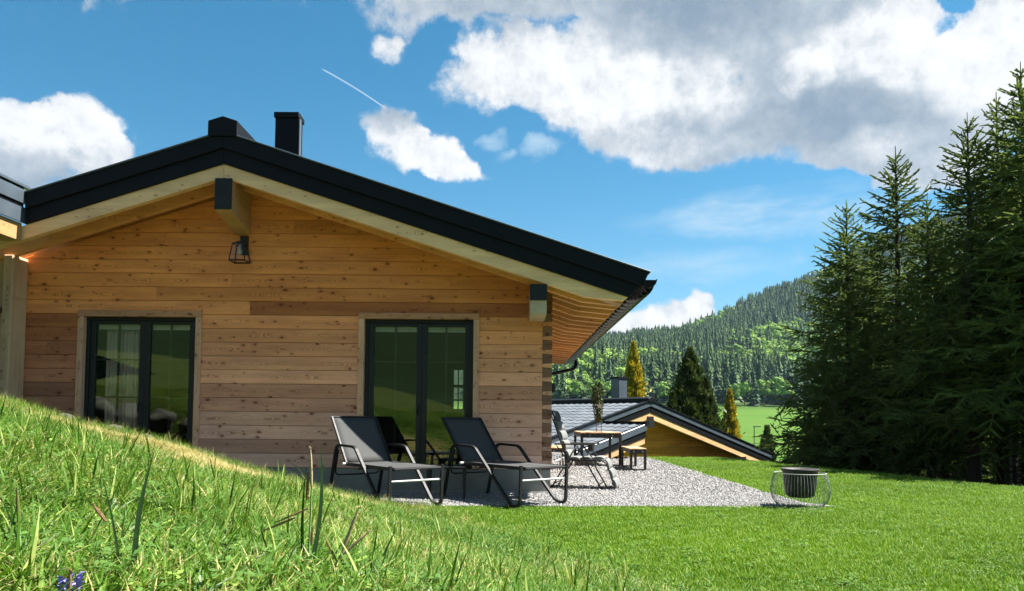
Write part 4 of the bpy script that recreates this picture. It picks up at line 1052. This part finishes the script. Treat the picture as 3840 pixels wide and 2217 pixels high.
# ------------------------------------------------------------------ trees
def twigs_to_quads(A, B, w, seed=0):
    """needle-clad twigs: two crossed tapering quads from A to B"""
    A = np.asarray(A); B = np.asarray(B); w = np.asarray(w)[:, None]
    d = B-A; d = d/(np.linalg.norm(d, axis=1)[:, None]+1e-9)
    r = R.randn(len(A), 3); a = np.cross(d, r); a /= np.linalg.norm(a, axis=1)[:, None]+1e-9; b = np.cross(d, a)
    out = []
    for n in (a, b): out.append(np.stack([A-n*w*.5, A+n*w*.5, B+n*w*.22, B-n*w*.22], 1))
    return np.concatenate(out)
def spruce(h, rad, seed, bare=0.12, dens=1.0):
    r = np.random.RandomState(seed)
    A, B, Wd, BRK = [], [], [], []
    z = h*bare; trunk_r = h*0.0125+.03
    dead = []
    while z < h-.05:
        f = (h-z)/(h*(1-bare)); nb = int(r.randint(5, 8)) if f > .12 else 5
        L0 = rad*(f**0.64)*(1.0 if z > h*.25 else 0.75+.25*z/(h*.25))
        a0 = r.rand()*6.28
        for b in range(nb):
            if r.rand() < .09: continue
            a = a0+6.283*b/nb+r.uniform(-.25, .25); L = max(.10, L0*r.uniform(.62, 1.18))
            zz = z+r.uniform(-.08, .08)
            rise = np.interp(f, [0, .2, .5, 1], [1.0, .62, .22, -.02]); droop = np.interp(f, [0, .3, 1], [0, .24, .42])+r.uniform(-.1, .14)
            ca, sa = math.cos(a), math.sin(a)
            n = max(3, int(L/.115)); pts = []
            for i in range(n+1):
                u = i/n; hz = L*u
                pz_ = zz+L*(rise*u-droop*u*u*(1.4-u)+ .12*max(0, u-.7))
                pts.append((ca*hz, sa*hz, pz_))
            pts = np.array(pts)
            for i in range(n):
                if f < .2 or i >= 0: A.append(pts[i]); B.append(pts[i+1]); Wd.append(.055 if f > .1 else .040)
                u = (i+.5)/n
                if u < .12 and f > .35:
                    continue
                sl_ = L*(.47*(1-u)+.15)*r.uniform(.6, 1.15)*(1.0 if f > .15 else .8)
                for sd in (-1, 1):
                    if r.rand() > .86*dens: continue
                    dirx = np.array([ca*.62-sd*sa*.78, sa*.62+sd*ca*.78, r.uniform(-.30, .10) if f > .2 else r.uniform(.1, .4)])
                    dirx += r.randn(3)*.38; dirx /= np.linalg.norm(dirx)
                    p0 = pts[i]+(pts[i+1]-pts[i])*r.rand(); k = max(1, int(sl_/.14)); q = p0
                    for j in range(k):
                        q2 = q+dirx*sl_/k+np.array([0, 0, -.018*(j+1)*sl_ if f > .2 else 0.0])
                        A.append(q); B.append(q2); Wd.append(.037)
                        if sl_ > .22:
                            for s3 in (-1, 1):
                                t3 = np.array([dirx[0]*.65-s3*dirx[1]*.75, dirx[1]*.65+s3*dirx[0]*.75, dirx[2]-.05-.25*r.rand()])
                                A.append(q2); B.append(q2+t3*sl_*.34*r.uniform(.5, 1.2)); Wd.append(.034)
                        q = q2
        z += np.interp(f, [0, .15, .4, 1], [.13, .17, .25, .30])*r.uniform(.8, 1.2)
    # leader
    A.append(np.array([0, 0, h-.35])); B.append(np.array([0, 0, h+.22])); Wd.append(.035)
    Q = twigs_to_quads(A, B, Wd)
    crown = quads_mesh('spruce_crown', Q, M['spruce'])
    mb = MB(); mb.tube([(0, 0, -.6), (0, 0, h*.3), (0.02, 0, h*.65), (0, 0, h-.2)], [trunk_r, trunk_r*.8, trunk_r*.42, .012], 8)
    for k in range(46):   # dead lower twigs
        a = r.rand()*6.28; z0 = r.uniform(.15, h*.33); L = r.uniform(.4, 1.3)
        p = [(0, 0, z0), (math.cos(a)*L*.6, math.sin(a)*L*.6, z0+r.uniform(-.1, .1)), (math.cos(a+.2)*L, math.sin(a+.2)*L, z0-r.uniform(0, .35))]
        mb.tube(p, [.014, .009, .003], 4, cap=False)
    tm = bpy.data.meshes.new('spruce_trunk'); tm.from_pydata(mb.v, [], mb.f); tm.update(); tm.materials.append(M['bark'])
    return crown, tm, h
VAR = [spruce(9.0, 2.3, 11, .08), spruce(10.2, 1.75, 12, .30), spruce(8.4, 1.75, 13, .24), spruce(10.6, 1.65, 14, .34), spruce(9.4, 1.65, 15, .30)]
print('spruce quads', [len(v[0].polygons) for v in VAR])
def plant_spruce(x, y, top, label, v, sx=1.0):
    gz = float(ground(x, y))-.05; cr, tk, h = VAR[v]; k = (top-gz)/(h+.2)
    t = thing('spruce_tree', label, 'spruce tree', (x, y, gz), R.rand()*6.28, 'spruces along the lawn edge')
    t.scale = (k*sx, k*sx, k)
    mobj('crown', cr, t); mobj('trunk', tk, t)
SPR = [(10.03, 22.0, 7.75, 'leftmost spruce of the row, with long low branches over the lawn edge', 0, 1.12),
 (10.65, 20.3, 8.75, 'second spruce from the left with a narrow lit top against the cloud', 2, 1.05),
 (10.55, 18.6, 6.9, 'shortest spruce standing between the second and the taller right trees', 2, .95),
 (10.80, 17.3, 8.45, 'spruce with a bushy top just left of the tallest group', 4, 1.15),
 (12.3, 18.5, 9.5, 'tall spruce set back behind the right group, its tip left of the highest', 3, 1.1),
 (11.75, 16.8, 9.45, 'tallest spruce near the right edge with the highest leader', 1, 1.15),
 (11.35, 15.6, 8.9, 'spruce at the right border of the photo nearest the lawn', 4, 1.15),
 (12.6, 21.5, 7.2, 'dark spruce deep behind the first two trees', 1, 1.15),
 (13.4, 19.8, 8.6, 'dark spruce deep behind the middle of the row', 3, 1.15),
 (14.0, 17.2, 9.6, 'dark spruce deep behind the right group', 3, 1.15),
 (11.6, 24.0, 6.6, 'small dark spruce showing low behind the leftmost tree', 2, 1.1),
 (16.5, 27.0, 7.5, 'dark skirted spruce far back behind the middle of the row', 0, 1.2),
 (19.0, 26.0, 8.6, 'dark skirted spruce far back behind the right group', 0, 1.2),
 (14.2, 28.5, 6.4, 'dark skirted spruce far back behind the second spruce', 0, 1.1),
 (12.0, 14.2, 9.0, 'spruce mostly outside the right border beside the lawn', 2, 1.1)]
for a in SPR: plant_spruce(*a)

def conical(h, rad, n, seed, m, shape, leaf):
    r = np.random.RandomState(seed)
    u = r.rand(n)**.8; zz = u*h
    prof = np.interp(u, [p[0] for p in shape], [p[1] for p in shape])*rad
    an = r.rand(n)*6.283
    lob = (1+.22*np.sin(an*5+zz*3.1)+.16*np.sin(an*9-zz*6)+.14*np.sin(zz*9+an*2))*(1+.30*np.maximum(r.randn(n), -.5)*(r.rand(n) < .25))
    rr = prof*lob*np.sqrt(r.uniform(.35, 1.0, n))
    c = np.stack([rr*np.cos(an), rr*np.sin(an), zz], 1)
    d = np.stack([np.cos(an)*.55, np.sin(an)*.55, np.full(n, .8)], 1)+r.randn(n, 3)*.35; d /= np.linalg.norm(d, axis=1)[:, None]
    s = np.cross(d, r.randn(n, 3)); s /= np.linalg.norm(s, axis=1)[:, None]
    k = leaf*r.uniform(.6, 1.7, n)[:, None]
    Q = np.stack([c-d*k, c+s*k*.42, c+d*k, c-s*k*.42], 1)
    return quads_mesh('crown', Q, m, r.rand(n))
def conifer(x, y, top, rad, name, label, cat, m, shape, n, leaf, seed):
    gz = -3.6 if y > 30 else float(ground(x, y)); gz = float(ground(x, y)); h = top-gz
    t = thing(name, label, cat, (x, y, gz))
    mobj('crown', conical(h, rad, n, seed, m, shape, leaf), t)
    put('trunk', MB().tube([(0, 0, -.3), (0, 0, h*.5), (0, 0, h*.93)], [.16, .09, .02], 8), M['bark'], t)
SHP = [(0, .75), (.15, .95), (.35, 1.0), (.6, .78), (.85, .36), (1, .03)]
conifer(6.75, 41, 5.35, .85, 'golden_conifer', 'tall golden columnar conifer behind the chimney of the lower house', 'conifer', M['golden'], SHP, 15000, .10, 21)
conifer(9.65, 40, 4.95, 1.35, 'evergreen_conifer', 'broad dark evergreen between the two golden conifers', 'conifer', M['thuja'], SHP, 20000, .11, 22)
conifer(8.55, 39.2, 2.5, .85, 'evergreen_conifer', 'lower dark evergreen leaning against the left of the broad one', 'conifer', M['thuja'], SHP, 9000, .10, 25)
conifer(10.42, 39.6, 3.3, .95, 'evergreen_conifer', 'lower dark evergreen at the right foot of the broad one', 'conifer', M['thuja'], SHP, 8000, .10, 26)
conifer(12.1, 41, 2.75, .62, 'golden_conifer', 'small golden conifer beside the valley meadow', 'conifer', M['golden'], SHP, 9000, .09, 23)
conifer(21.4, 62, .5, 1.0, 'young_spruce', 'young dark spruce low in front of the valley meadow', 'spruce tree', M['thuja'], [(0, 1), (.5, .55), (1, .03)], 1500, .2, 24)

# far wood
def far_conifer(seed, fat=1.0):
    r = np.random.RandomState(seed); Q = []; 
    for k in range(13):
        z = .06+.9*k/13; rad = fat*.165*(1-z)**.85+.010
        for j in range(9):
            a = 6.283*j/9+r.rand()*.7; L = rad*r.uniform(.7, 1.25); ca, sa = math.cos(a), math.sin(a); w = L*.55
            p = np.array([0, 0, z+.05]); q = np.array([ca*L, sa*L, z-.035-.4*L]); s = np.array([-sa, ca, 0])*w*.5
            Q.append([p-s*.3, p+s*.3, q+s, q-s])
    Q.append([(-.006, 0, .9), (.006, 0, .9), (.002, 0, 1.0), (-.002, 0, 1.0)])
    return quads_mesh('far_conifer', np.array(Q), M['far_conifer'])
def far_decid(seed):
    r = np.random.RandomState(seed); n = 420
    # several lobes
    lob = [(r.uniform(-.16, .16), r.uniform(-.16, .16), r.uniform(.42, .82), r.uniform(.12, .2)) for _ in range(11)]
    Q = []
    for i in range(n):
        x, y, z, s = lob[r.randint(len(lob))]
        v = r.randn(3); v /= np.linalg.norm(v); v[2] = abs(v[2])*.9-.25; c = np.array([x, y, z])+v*s*r.uniform(.75, 1.05)
        d = np.cross(v, r.randn(3)); d /= np.linalg.norm(d)+1e-9; e = np.cross(v, d); k = r.uniform(.022, .045)
        Q.append([c-d*k-e*k*.6, c+d*k-e*k*.6, c+d*k+e*k*.6, c-d*k+e*k*.6])
    Q.append([(-.02, 0, 0), (.02, 0, 0), (.012, 0, .5), (-.012, 0, .5)])
    return quads_mesh('far_broadleaf', np.array(Q), M['far_decid'])
FC = [far_conifer(1), far_conifer(2, 1.35), far_conifer(3, 1.15)]; FD = [far_decid(s) for s in (4, 5, 6)]
rf = np.random.RandomState(5)
n = 42000
Yf = 345+rf.rand(n)**.85*640; Xf = (rf.uniform(-.05, .78, n))*Yf
keepf = rf.rand(n) < np.interp(Yf, [345, 500, 1000], [.42, .36, .60])
Xf, Yf = Xf[keepf], Yf[keepf]
# broadleaf trees come in drifts
dr = np.sin(Xf*.031+1.3)+np.sin(Yf*.026+Xf*.012)+np.sin(Xf*.011-Yf*.017+2.0)+.9*rf.randn(len(Xf))
dec = (dr > np.interp(Yf, [345, 560, 760, 1000], [.35, .25, .7, 2.6]))
Zf = ground(Xf, Yf)
hgt = np.where(dec, rf.uniform(10, 19, len(Xf)), 9+16*rf.rand(len(Xf))**.7)
idx = np.where(dec, 3+rf.randint(0, 3, len(Xf)), rf.randint(0, 3, len(Xf)))
rot = np.zeros((len(Xf), 3)); rot[:, 2] = rf.rand(len(Xf))*6.28
o = scatter('forest', np.stack([Xf, Yf, Zf-.5], 1), rot, hgt, idx, rf.rand(len(Xf)), FC+FD)
tag(o, 'mixed forest of dark conifers and bright broadleaf trees on the far hillside', 'forest')
# the front rank at the foot of the wood: trees of their own
k = 0
for i in range(46):
    y = 333+rf.uniform(-4, 9); x = (0.06+.56*(i+rf.uniform(-.3, .3))/46)*y
    d_ = rf.rand() < .28
    z = float(ground(x, y)); h = rf.uniform(13, 17) if d_ else rf.uniform(17, 24)
    t = thing('broadleaf_tree' if d_ else 'conifer_tree', 'light green broadleaf tree in the front rank of the far wood' if d_ else 'dark conifer in the front rank of the far wood', 'tree', (x, y, z), rf.rand()*6.28, 'broadleaf trees at the foot of the hill' if d_ else 'conifers at the foot of the hill')
    t.scale = (h, h, h); mobj('crown', (FD if d_ else FC)[rf.randint(3)], t)
    put('trunk', MB().tube([(0, 0, -.02), (0, 0, .5)], [.014, .006], 6), M['bark'], t)

# boulders on the bank behind the viewer's left shoulder (seen in the left door's glass)
rb = np.random.RandomState(9)
def boulder_mesh(seed):
    r = np.random.RandomState(seed); bm = bmesh.new(); bmesh.ops.create_icosphere(bm, subdivisions=3, radius=.5)
    f = r.uniform(2, 4, 6); ph = r.rand(6)*6
    for v in bm.verts:
        c = v.co.copy(); k = 1+.10*math.sin(f[0]*c.x*3+ph[0])+.10*math.sin(f[1]*c.y*3+ph[1])+.08*math.sin(f[2]*c.z*4+ph[2])+.05*math.sin(9*c.x+7*c.y+ph[3])
        v.co = Vector((c.x*k*1.25, c.y*k, c.z*k*.78))
    me = bpy.data.meshes.new('boulder'); bm.to_mesh(me); bm.free(); me.materials.append(M['boulder'])
    me.polygons.foreach_set('use_smooth', [True]*len(me.polygons)); return me
BM = [boulder_mesh(s) for s in (1, 2, 3)]
for row in range(2):
    for i in range(6):
        x = -7.3+.54*i+.22*row+rb.uniform(-.06, .06); bt = float(ground(x, 8.3)); y = 9.30-.36*row+rb.uniform(-.04, .04)
        o = bpy.data.objects.new('boulder', BM[rb.randint(3)]); COL.objects.link(o)
        s_ = rb.uniform(.46, .56)*min(1, bt/1.1); o.location = (x, y, bt*(.30 if row == 0 else .74)+.05); o.scale = (s_, s_, s_*1.05); o.rotation_euler = (rb.uniform(-.2, .2), rb.uniform(-.2, .2), rb.rand()*6)
        tag(o, 'grey boulder in the upper row of the bank wall facing the left door' if row else 'grey boulder in the lower row of the bank wall facing the left door', 'boulder', 'upper boulders of the bank wall' if row else 'lower boulders of the bank wall')

# ------------------------------------------------------------------ grass
def tuft(seed, n, h, spread, w, m, lean=.5, curl=.5, flat=0.0):
    r = np.random.RandomState(seed); Q = []; br = []
    for i in range(n):
        a = r.rand()*6.28; rr_ = spread*math.sqrt(r.rand()); base = np.array([rr_*math.cos(a), rr_*math.sin(a), -.008])
        hh = h*r.uniform(.55, 1.15); la = r.rand()*6.28; ln = lean*r.uniform(.2, 1.0)
        dirh = np.array([math.cos(la), math.sin(la), 0]); sd = np.array([-math.sin(la+r.uniform(-1, 1)), math.cos(la), 0]); sd /= np.linalg.norm(sd)
        ww = w*r.uniform(.7, 1.3); pts = []
        for k in range(4):
            u = k/3; pts.append(base+np.array([0, 0, 1])*hh*(u-curl*.35*u*u*ln)+dirh*hh*ln*(u**1.7))
        wd = [ww, ww*.95, ww*.7, ww*.12]; b = r.rand()
        for k in range(3):
            Q.append([pts[k]-sd*wd[k]/2, pts[k]+sd*wd[k]/2, pts[k+1]+sd*wd[k+1]/2, pts[k+1]-sd*wd[k+1]/2]); br.append(b)
    return quads_mesh(m.name, np.array(Q), m, np.array(br))
def leaflets(seed, n, h, spread, size, m, per=3):
    r = np.random.RandomState(seed); Q = []; br = []
    for i in range(n):
        a = r.rand()*6.28; rr_ = spread*math.sqrt(r.rand()); c = np.array([rr_*math.cos(a), rr_*math.sin(a), h*r.uniform(.4, 1.1)]); b = r.rand()
        tl = r.uniform(-.35, .35, 2)
        for k in range(per):
            t = a+6.283*k/per+r.uniform(-.2, .2); d = np.array([math.cos(t), math.sin(t), tl[0]*math.cos(t)+tl[1]*math.sin(t)+.15]); s = np.array([-math.sin(t), math.cos(t), 0])
            L = size*r.uniform(.7, 1.2)
            Q.append([c, c+d*L*.55+s*L*.36, c+d*L, c+d*L*.55-s*L*.36]); br.append(b)
        Q.append([(rr_*math.cos(a)*.6-.0008, rr_*math.sin(a)*.6, -.005), (rr_*math.cos(a)*.6+.0008, rr_*math.sin(a)*.6, -.005), c+(.0008, 0, 0), c-(.0008, 0, 0)]); br.append(b)
    return quads_mesh(m.name, np.array(Q), m, np.array(br))
def in_view(x, y, m=1.3): return (np.abs(x) < .74*np.maximum(y, 0)+m)
rg = np.random.RandomState(3)
# mown lawn
LT = [tuft(s, 15, .050, .055, .0048, M['lawn_blade'], .9, .6) for s in range(4)]+[leaflets(40, 5, .035, .05, .018, M['clover'])]
P = []
def add_pts(x0, x1, y0, y1, dens, cond, wscale):
    n = int((x1-x0)*(y1-y0)*dens); x = rg.uniform(x0, x1, n); y = rg.uniform(y0, y1, n)
    k = cond(x, y) & in_view(x, y); P.append(np.stack([x[k], y[k], np.full(k.sum(), wscale)], 1))
lawn_ok = lambda x, y: (bank_d(x, y) < .30+.25*rg.randn(len(x))) & ~((y > 9.0+.11*(x+1.5)*.55*(x > -1.5)+.02*rg.randn(len(x))) & (x < np.where(y < 9.55, 4.05-(9.6-y)*.0, 3.82+.05*np.sin(y*2.1))) ) & (x < 9.2-0.30*(y-12.2)+.5)
add_pts(-3, 10, 2.6, 6.2, 900, lawn_ok, 1.0)
add_pts(-3, 10, 6.2, 9.6, 700, lawn_ok, 1.05)
add_pts(3.6, 11, 9.6, 14, 420, lawn_ok, 1.25)
add_pts(3.6, 10, 14, 21.4, 300, lawn_ok, 1.5)
P = np.concatenate(P); x, y, ws = P.T
pat = np.sin(x*1.7+y*.6)+np.sin(y*2.3-x*.8+1)+np.sin(x*.6-y*1.1+2)
tint = np.clip(.52+.15*pat+.12*np.sin(x*5.1+y*7.3)*np.sin(y*4.7)+.24*rg.randn(len(x)), 0, 1)
idx = np.where(rg.rand(len(x)) < .04+.16*(np.sin(x*2.9+1)*np.sin(y*3.7+x) > .62), 4, rg.randint(0, 4, len(x)))
rot = np.stack([rg.uniform(-.1, .1, len(x)), rg.uniform(-.1, .1, len(x)), rg.rand(len(x))*6.28], 1)
o = scatter('lawn_grass', np.stack([x, y, ground(x, y)], 1), rot, ws*rg.uniform(.7, 1.15, len(x)), idx, tint, LT)
tag(o, 'short mown bright green lawn in front of the gravel terrace', 'grass')
# rough meadow on the bank
MT = [tuft(s, 12, .078, .045, .0046, M['green_blade'], 1.15, .9) for s in (50, 51, 52, 53)]          # 0-3 green
MT += [tuft(s, 13, .070, .05, .0032, M['straw_blade'], 1.5, 1.0) for s in (60, 61, 62)]            # 4-6 straw
MT += [leaflets(s, 8, .050, .05, .017, M['clover']) for s in (70, 71)]                             # 7-8 clover
MT += [tuft(80, 5, .15, .03, .0065, M['green_blade'], .6, .6), tuft(81, 6, .055, .02, .017, M['clover'], 1.5, 1.2), tuft(82, 4, .07, .02, .013, M['silver_leaf'], 1.2, .9),
       tuft(83, 9, .13, .04, .0036, M['green_blade'], .7, .7), tuft(84, 8, .12, .05, .0030, M['straw_blade'], .9, .8)]  # 9 tall, 10 broad rosette, 11 silvery
P = []
bank_ok = lambda x, y: (bank_d(x, y) > -.10+.30*rg.randn(len(x))) & (np.hypot(x, y) > .72) & (y < 9.1)
add_pts(-3.2, 2.6, .3, 2.4, 3300, bank_ok, .80)
add_pts(-5.5, 2.2, 2.4, 4.4, 1700, bank_ok, .95)
add_pts(-7.8, 1.5, 4.4, 9.1, 1000, bank_ok, 1.1)
P = np.concatenate(P); x, y, ws = P.T; n = len(x)
pat = np.sin(x*2.1+y*.9)+np.sin(y*1.7-x*1.3+1)+.8*np.sin(x*4.3+y*3.7)
strawp = .17+.10*pat+1.0*sstep(y+.3*np.sin(x*2.3), 5.0, 6.9)*np.clip(1-sstep(x, -1.6, -.9), 0, 1)*np.clip(1-sstep(-x, 4.6, 5.6), 0, 1)
u = rg.rand(n); v = rg.rand(n)
idx = np.where(u < strawp, 4+rg.randint(0, 3, n), np.where(v < .77, rg.randint(0, 4, n), np.where(v < .865, 7+rg.randint(0, 2, n), np.where(v < .885, 9, np.where(v < .96, 10, 11)))))
idx = np.where((y > 5.5) & (idx >= 9), rg.randint(0, 4, n), idx)
crest = (y > 7.4) & (rg.rand(n) < .34)
idx = np.where(crest, np.where(rg.rand(n) < .55, 12, 13), idx)
tint = np.clip(.45+.14*pat+.2*rg.randn(n), 0, 1)
rot = np.stack([rg.uniform(-.22, .22, n), rg.uniform(-.22, .22, n), rg.rand(n)*6.28], 1)
scl = ws*rg.uniform(.65, 1.25, n)*np.where(np.hypot(x, y) < 1.0, .8, 1.0)
o = scatter('meadow_grass', np.stack([x, y, ground(x, y)], 1), rot, scl, idx, tint, MT)
tag(o, 'rough unmown meadow grass with dry straw and clover on the bank', 'grass')

# loose stones on the gravel
def chip(seed):
    r = np.random.RandomState(seed); bm = bmesh.new(); bmesh.ops.create_icosphere(bm, subdivisions=1, radius=1.0)
    for v in bm.verts: v.co = Vector((v.co.x*r.uniform(.8, 1.2), v.co.y*r.uniform(.6, 1.0), v.co.z*r.uniform(.4, .75)))
    me = bpy.data.meshes.new('stone_chip'); bm.to_mesh(me); bm.free(); me.materials.append(M['pebble']); return me
PC = [chip(s) for s in range(5)]
P = []
gr_ok = lambda x, y: (x < np.where(y < 9.5, 4.0-(9.55-y)*.4, 3.80)) & (y > 8.97+.11*(x+1.5)*.55)
add_pts(-2.2, 4.2, 8.8, 11.0, 1500, gr_ok, .0125)
add_pts(-.8, 3.9, 11.0, 14.5, 700, lambda x, y: gr_ok(x, y) & (x > .5), .016)
add_pts(.5, 3.9, 14.5, 20.7, 300, gr_ok, .021)
P = np.concatenate(P); x, y, ws = P.T; n = len(x)
rot = rg.uniform(-3, 3, (n, 3))
o = scatter('gravel_stones', np.stack([x, y, .022+ws*.35], 1), rot, ws*rg.uniform(.55, 1.35, n), rg.randint(0, 5, n), rg.rand(n), PC)
tag(o, 'loose light grey limestone chips of the terrace', 'gravel')

# ------------------------------------------------------------------ single plants of the foreground
def blade_quads(base, top, bend, w, k=7):
    base, top = np.array(base, float), np.array(top, float); side = np.cross(top-base, (0, 1, 0)); side /= np.linalg.norm(side)
    pts = [base+(top-base)*u+np.array(bend)*4*u*(1-u) for u in np.linspace(0, 1, k+1)]
    mb = MB()
    for i, p in enumerate(pts):
        ww = w*(1-(i/k)**2.2)+.0006; fold = np.array([0, .25*ww, 0])
        mb.v += [tuple(p-side*ww/2), tuple(p+fold), tuple(p+side*ww/2)]
    for i in range(k): mb.f += [(i*3, i*3+1, i*3+4, i*3+3), (i*3+1, i*3+2, i*3+5, i*3+4)]
    return mb
def spike(p0, p1, r_, m, parent, name='flower_spike', seed=0):
    r = np.random.RandomState(seed); p0, p1 = Vector(p0), Vector(p1); mb = MB(); d = (p1-p0)
    mb.tube([p0, p0+d*.3, p0+d*.7, p1], [r_*.4, r_*.62, r_*.55, r_*.12], 6)
    for i in range(70):
        u = r.rand(); c = p0+d*u; v = Vector(r.randn(3)); v = (v-d.normalized()*v.dot(d.normalized())).normalized(); k = r_*(1.0-.6*abs(u-.4))
        s = d.normalized().cross(v)*k*.35; tip = c+v*k+d.normalized()*k*1.1
        mb.add([c-s, c+s, tip], [(0, 1, 2)])
    return put(name, mb, m, parent)
def on(x, y): return (x, y, float(ground(x, y)))
b0 = on(-.405, 1.5)
sg = thing('sedge', 'tall sedge with a dark upright spike and two drooping brown spikes', 'sedge', b0)
put('leaf', blade_quads((0, 0, 0), (.018, 0, .262), (.012, 0, 0), .0095), M['sedge'], sg)
put('leaf', blade_quads((-.012, .01, 0), (-.012, .01, .215), (-.006, 0, 0), .0065), M['green_blade'], sg)
put('stem', MB().tube([(-.004, .005, 0), (0, .005, .12), (.001, .005, .205)], [.0022, .002, .0014], 6), M['sedge'], sg)
spike((.001, .004, .175), (-.003, .004, .258), .0052, M['tan'], sg, seed=1)
spike((-.008, .004, .150), (-.007, .004, .205), .0055, M['seed'], sg, seed=2)
spike((-.004, .0, .134), (-.070, 0, .105), .0036, M['seed'], sg, seed=3)
spike((-.03, .0, .115), (-.100, 0, .086), .0040, M['seed'], sg, seed=4)
spike((.004, .0, .060), (.0045, 0, .095), .0045, M['seed'], sg, seed=5)
put('bract', blade_quads((-.008, 0, .195), (-.045, 0, .228), (0, 0, .003), .0024), M['tan'], sg)
b1 = on(-.585, 1.16)
s2_ = thing('grass_plant', 'single tall green grass blade left of the sedge', 'grass plant', b1)
put('leaf', blade_quads((0, 0, 0), (.026, 0, .205), (-.008, 0, 0), .009), M['sedge'], s2_)
put('leaf', blade_quads((-.02, 0, 0), (-.055, 0, .165), (.005, 0, 0), .004), M['sedge'], s2_)
spike((-.045, 0, .095), (-.068, 0, .122), .0045, M['seed'], s2_, seed=6)
b2 = on(-.72, 1.1)
s3_ = thing('sedge', 'sedge with one brown spike at the far left of the foreground', 'sedge', b2)
put('stem', MB().tube([(0, 0, 0), (-.01, 0, .11)], [.002, .0014], 6), M['sedge'], s3_)
spike((-.006, 0, .065), (-.012, 0, .125), .0045, M['seed'], s3_, seed=7)
put('leaf', blade_quads((.006, 0, 0), (-.035, 0, .11), (.004, 0, 0), .0035), M['sedge'], s3_)
b3 = on(-.33, 1.42)
s4_ = thing('sedge', 'feathery tan flowering sedge right of the tall sedge', 'sedge', b3)
put('stem', MB().tube([(-.02, 0, 0), (.02, 0, .09)], [.002, .0014], 6), M['sedge'], s4_)
spike((.008, 0, .06), (.040, 0, .150), .0055, M['tan'], s4_, seed=8)
spike((.006, 0, .055), (.062, 0, .105), .0055, M['tan'], s4_, seed=9)
spike((.0, 0, .045), (-.028, 0, .10), .004, M['seed'], s4_, seed=10)
b4 = on(-.30, 1.95)
s5_ = thing('grass_plant', 'pair of pale upright grass blades in the middle foreground', 'grass plant', b4)
put('leaf', blade_quads((-.05, 0, 0), (.0, 0, .13), (-.006, 0, 0), .008), M['sedge'], s5_)
put('leaf', blade_quads((-.12, 0, 0), (-.03, 0, .10), (-.006, 0, 0), .006), M['sedge'], s5_)
b5 = on(-.548, .93)
b5 = (b5[0], b5[1], b5[2]-.012)
fl = thing('bugle_flower', 'violet bugle flower at the lower left border of the photo', 'flower', b5)
put('stem', MB().tube([(0, 0, 0), (0, 0, .065)], [.003, .002], 6), M['seed'], fl)
rr5 = np.random.RandomState(4)
for k in range(30):
    zz = .012+.045*(k/30); a = k*2.4; c = Vector((math.cos(a)*.006, math.sin(a)*.006, zz)); d = Vector((math.cos(a), math.sin(a), .45)); s = Vector((-math.sin(a), math.cos(a), 0)); L = .0105*rr5.uniform(.8, 1.3)
    mb = MB().add([c, c+d*L*.6+s*L*.35+Vector((0, 0, .002)), c+d*L, c+d*L*.6-s*L*.35+Vector((0, 0, .002)), c+d*L*.8+Vector((0, 0, -.008))], [(0, 1, 2, 3), (0, 3, 4)])
    put('petal', mb, M['petal'], fl)
for k in range(10):
    a = k*2.4+1; zz = .01+.006*k; c = Vector((0, 0, zz)); d = Vector((math.cos(a), math.sin(a), .2)); s = Vector((-math.sin(a), math.cos(a), 0)); L = .014
    put('bract', MB().add([c, c+d*L*.6+s*L*.4, c+d*L, c+d*L*.6-s*L*.4], [(0, 1, 2, 3)]), M['darkleaf'], fl)
print('objects', len(bpy.data.objects), 'tiles', nt)
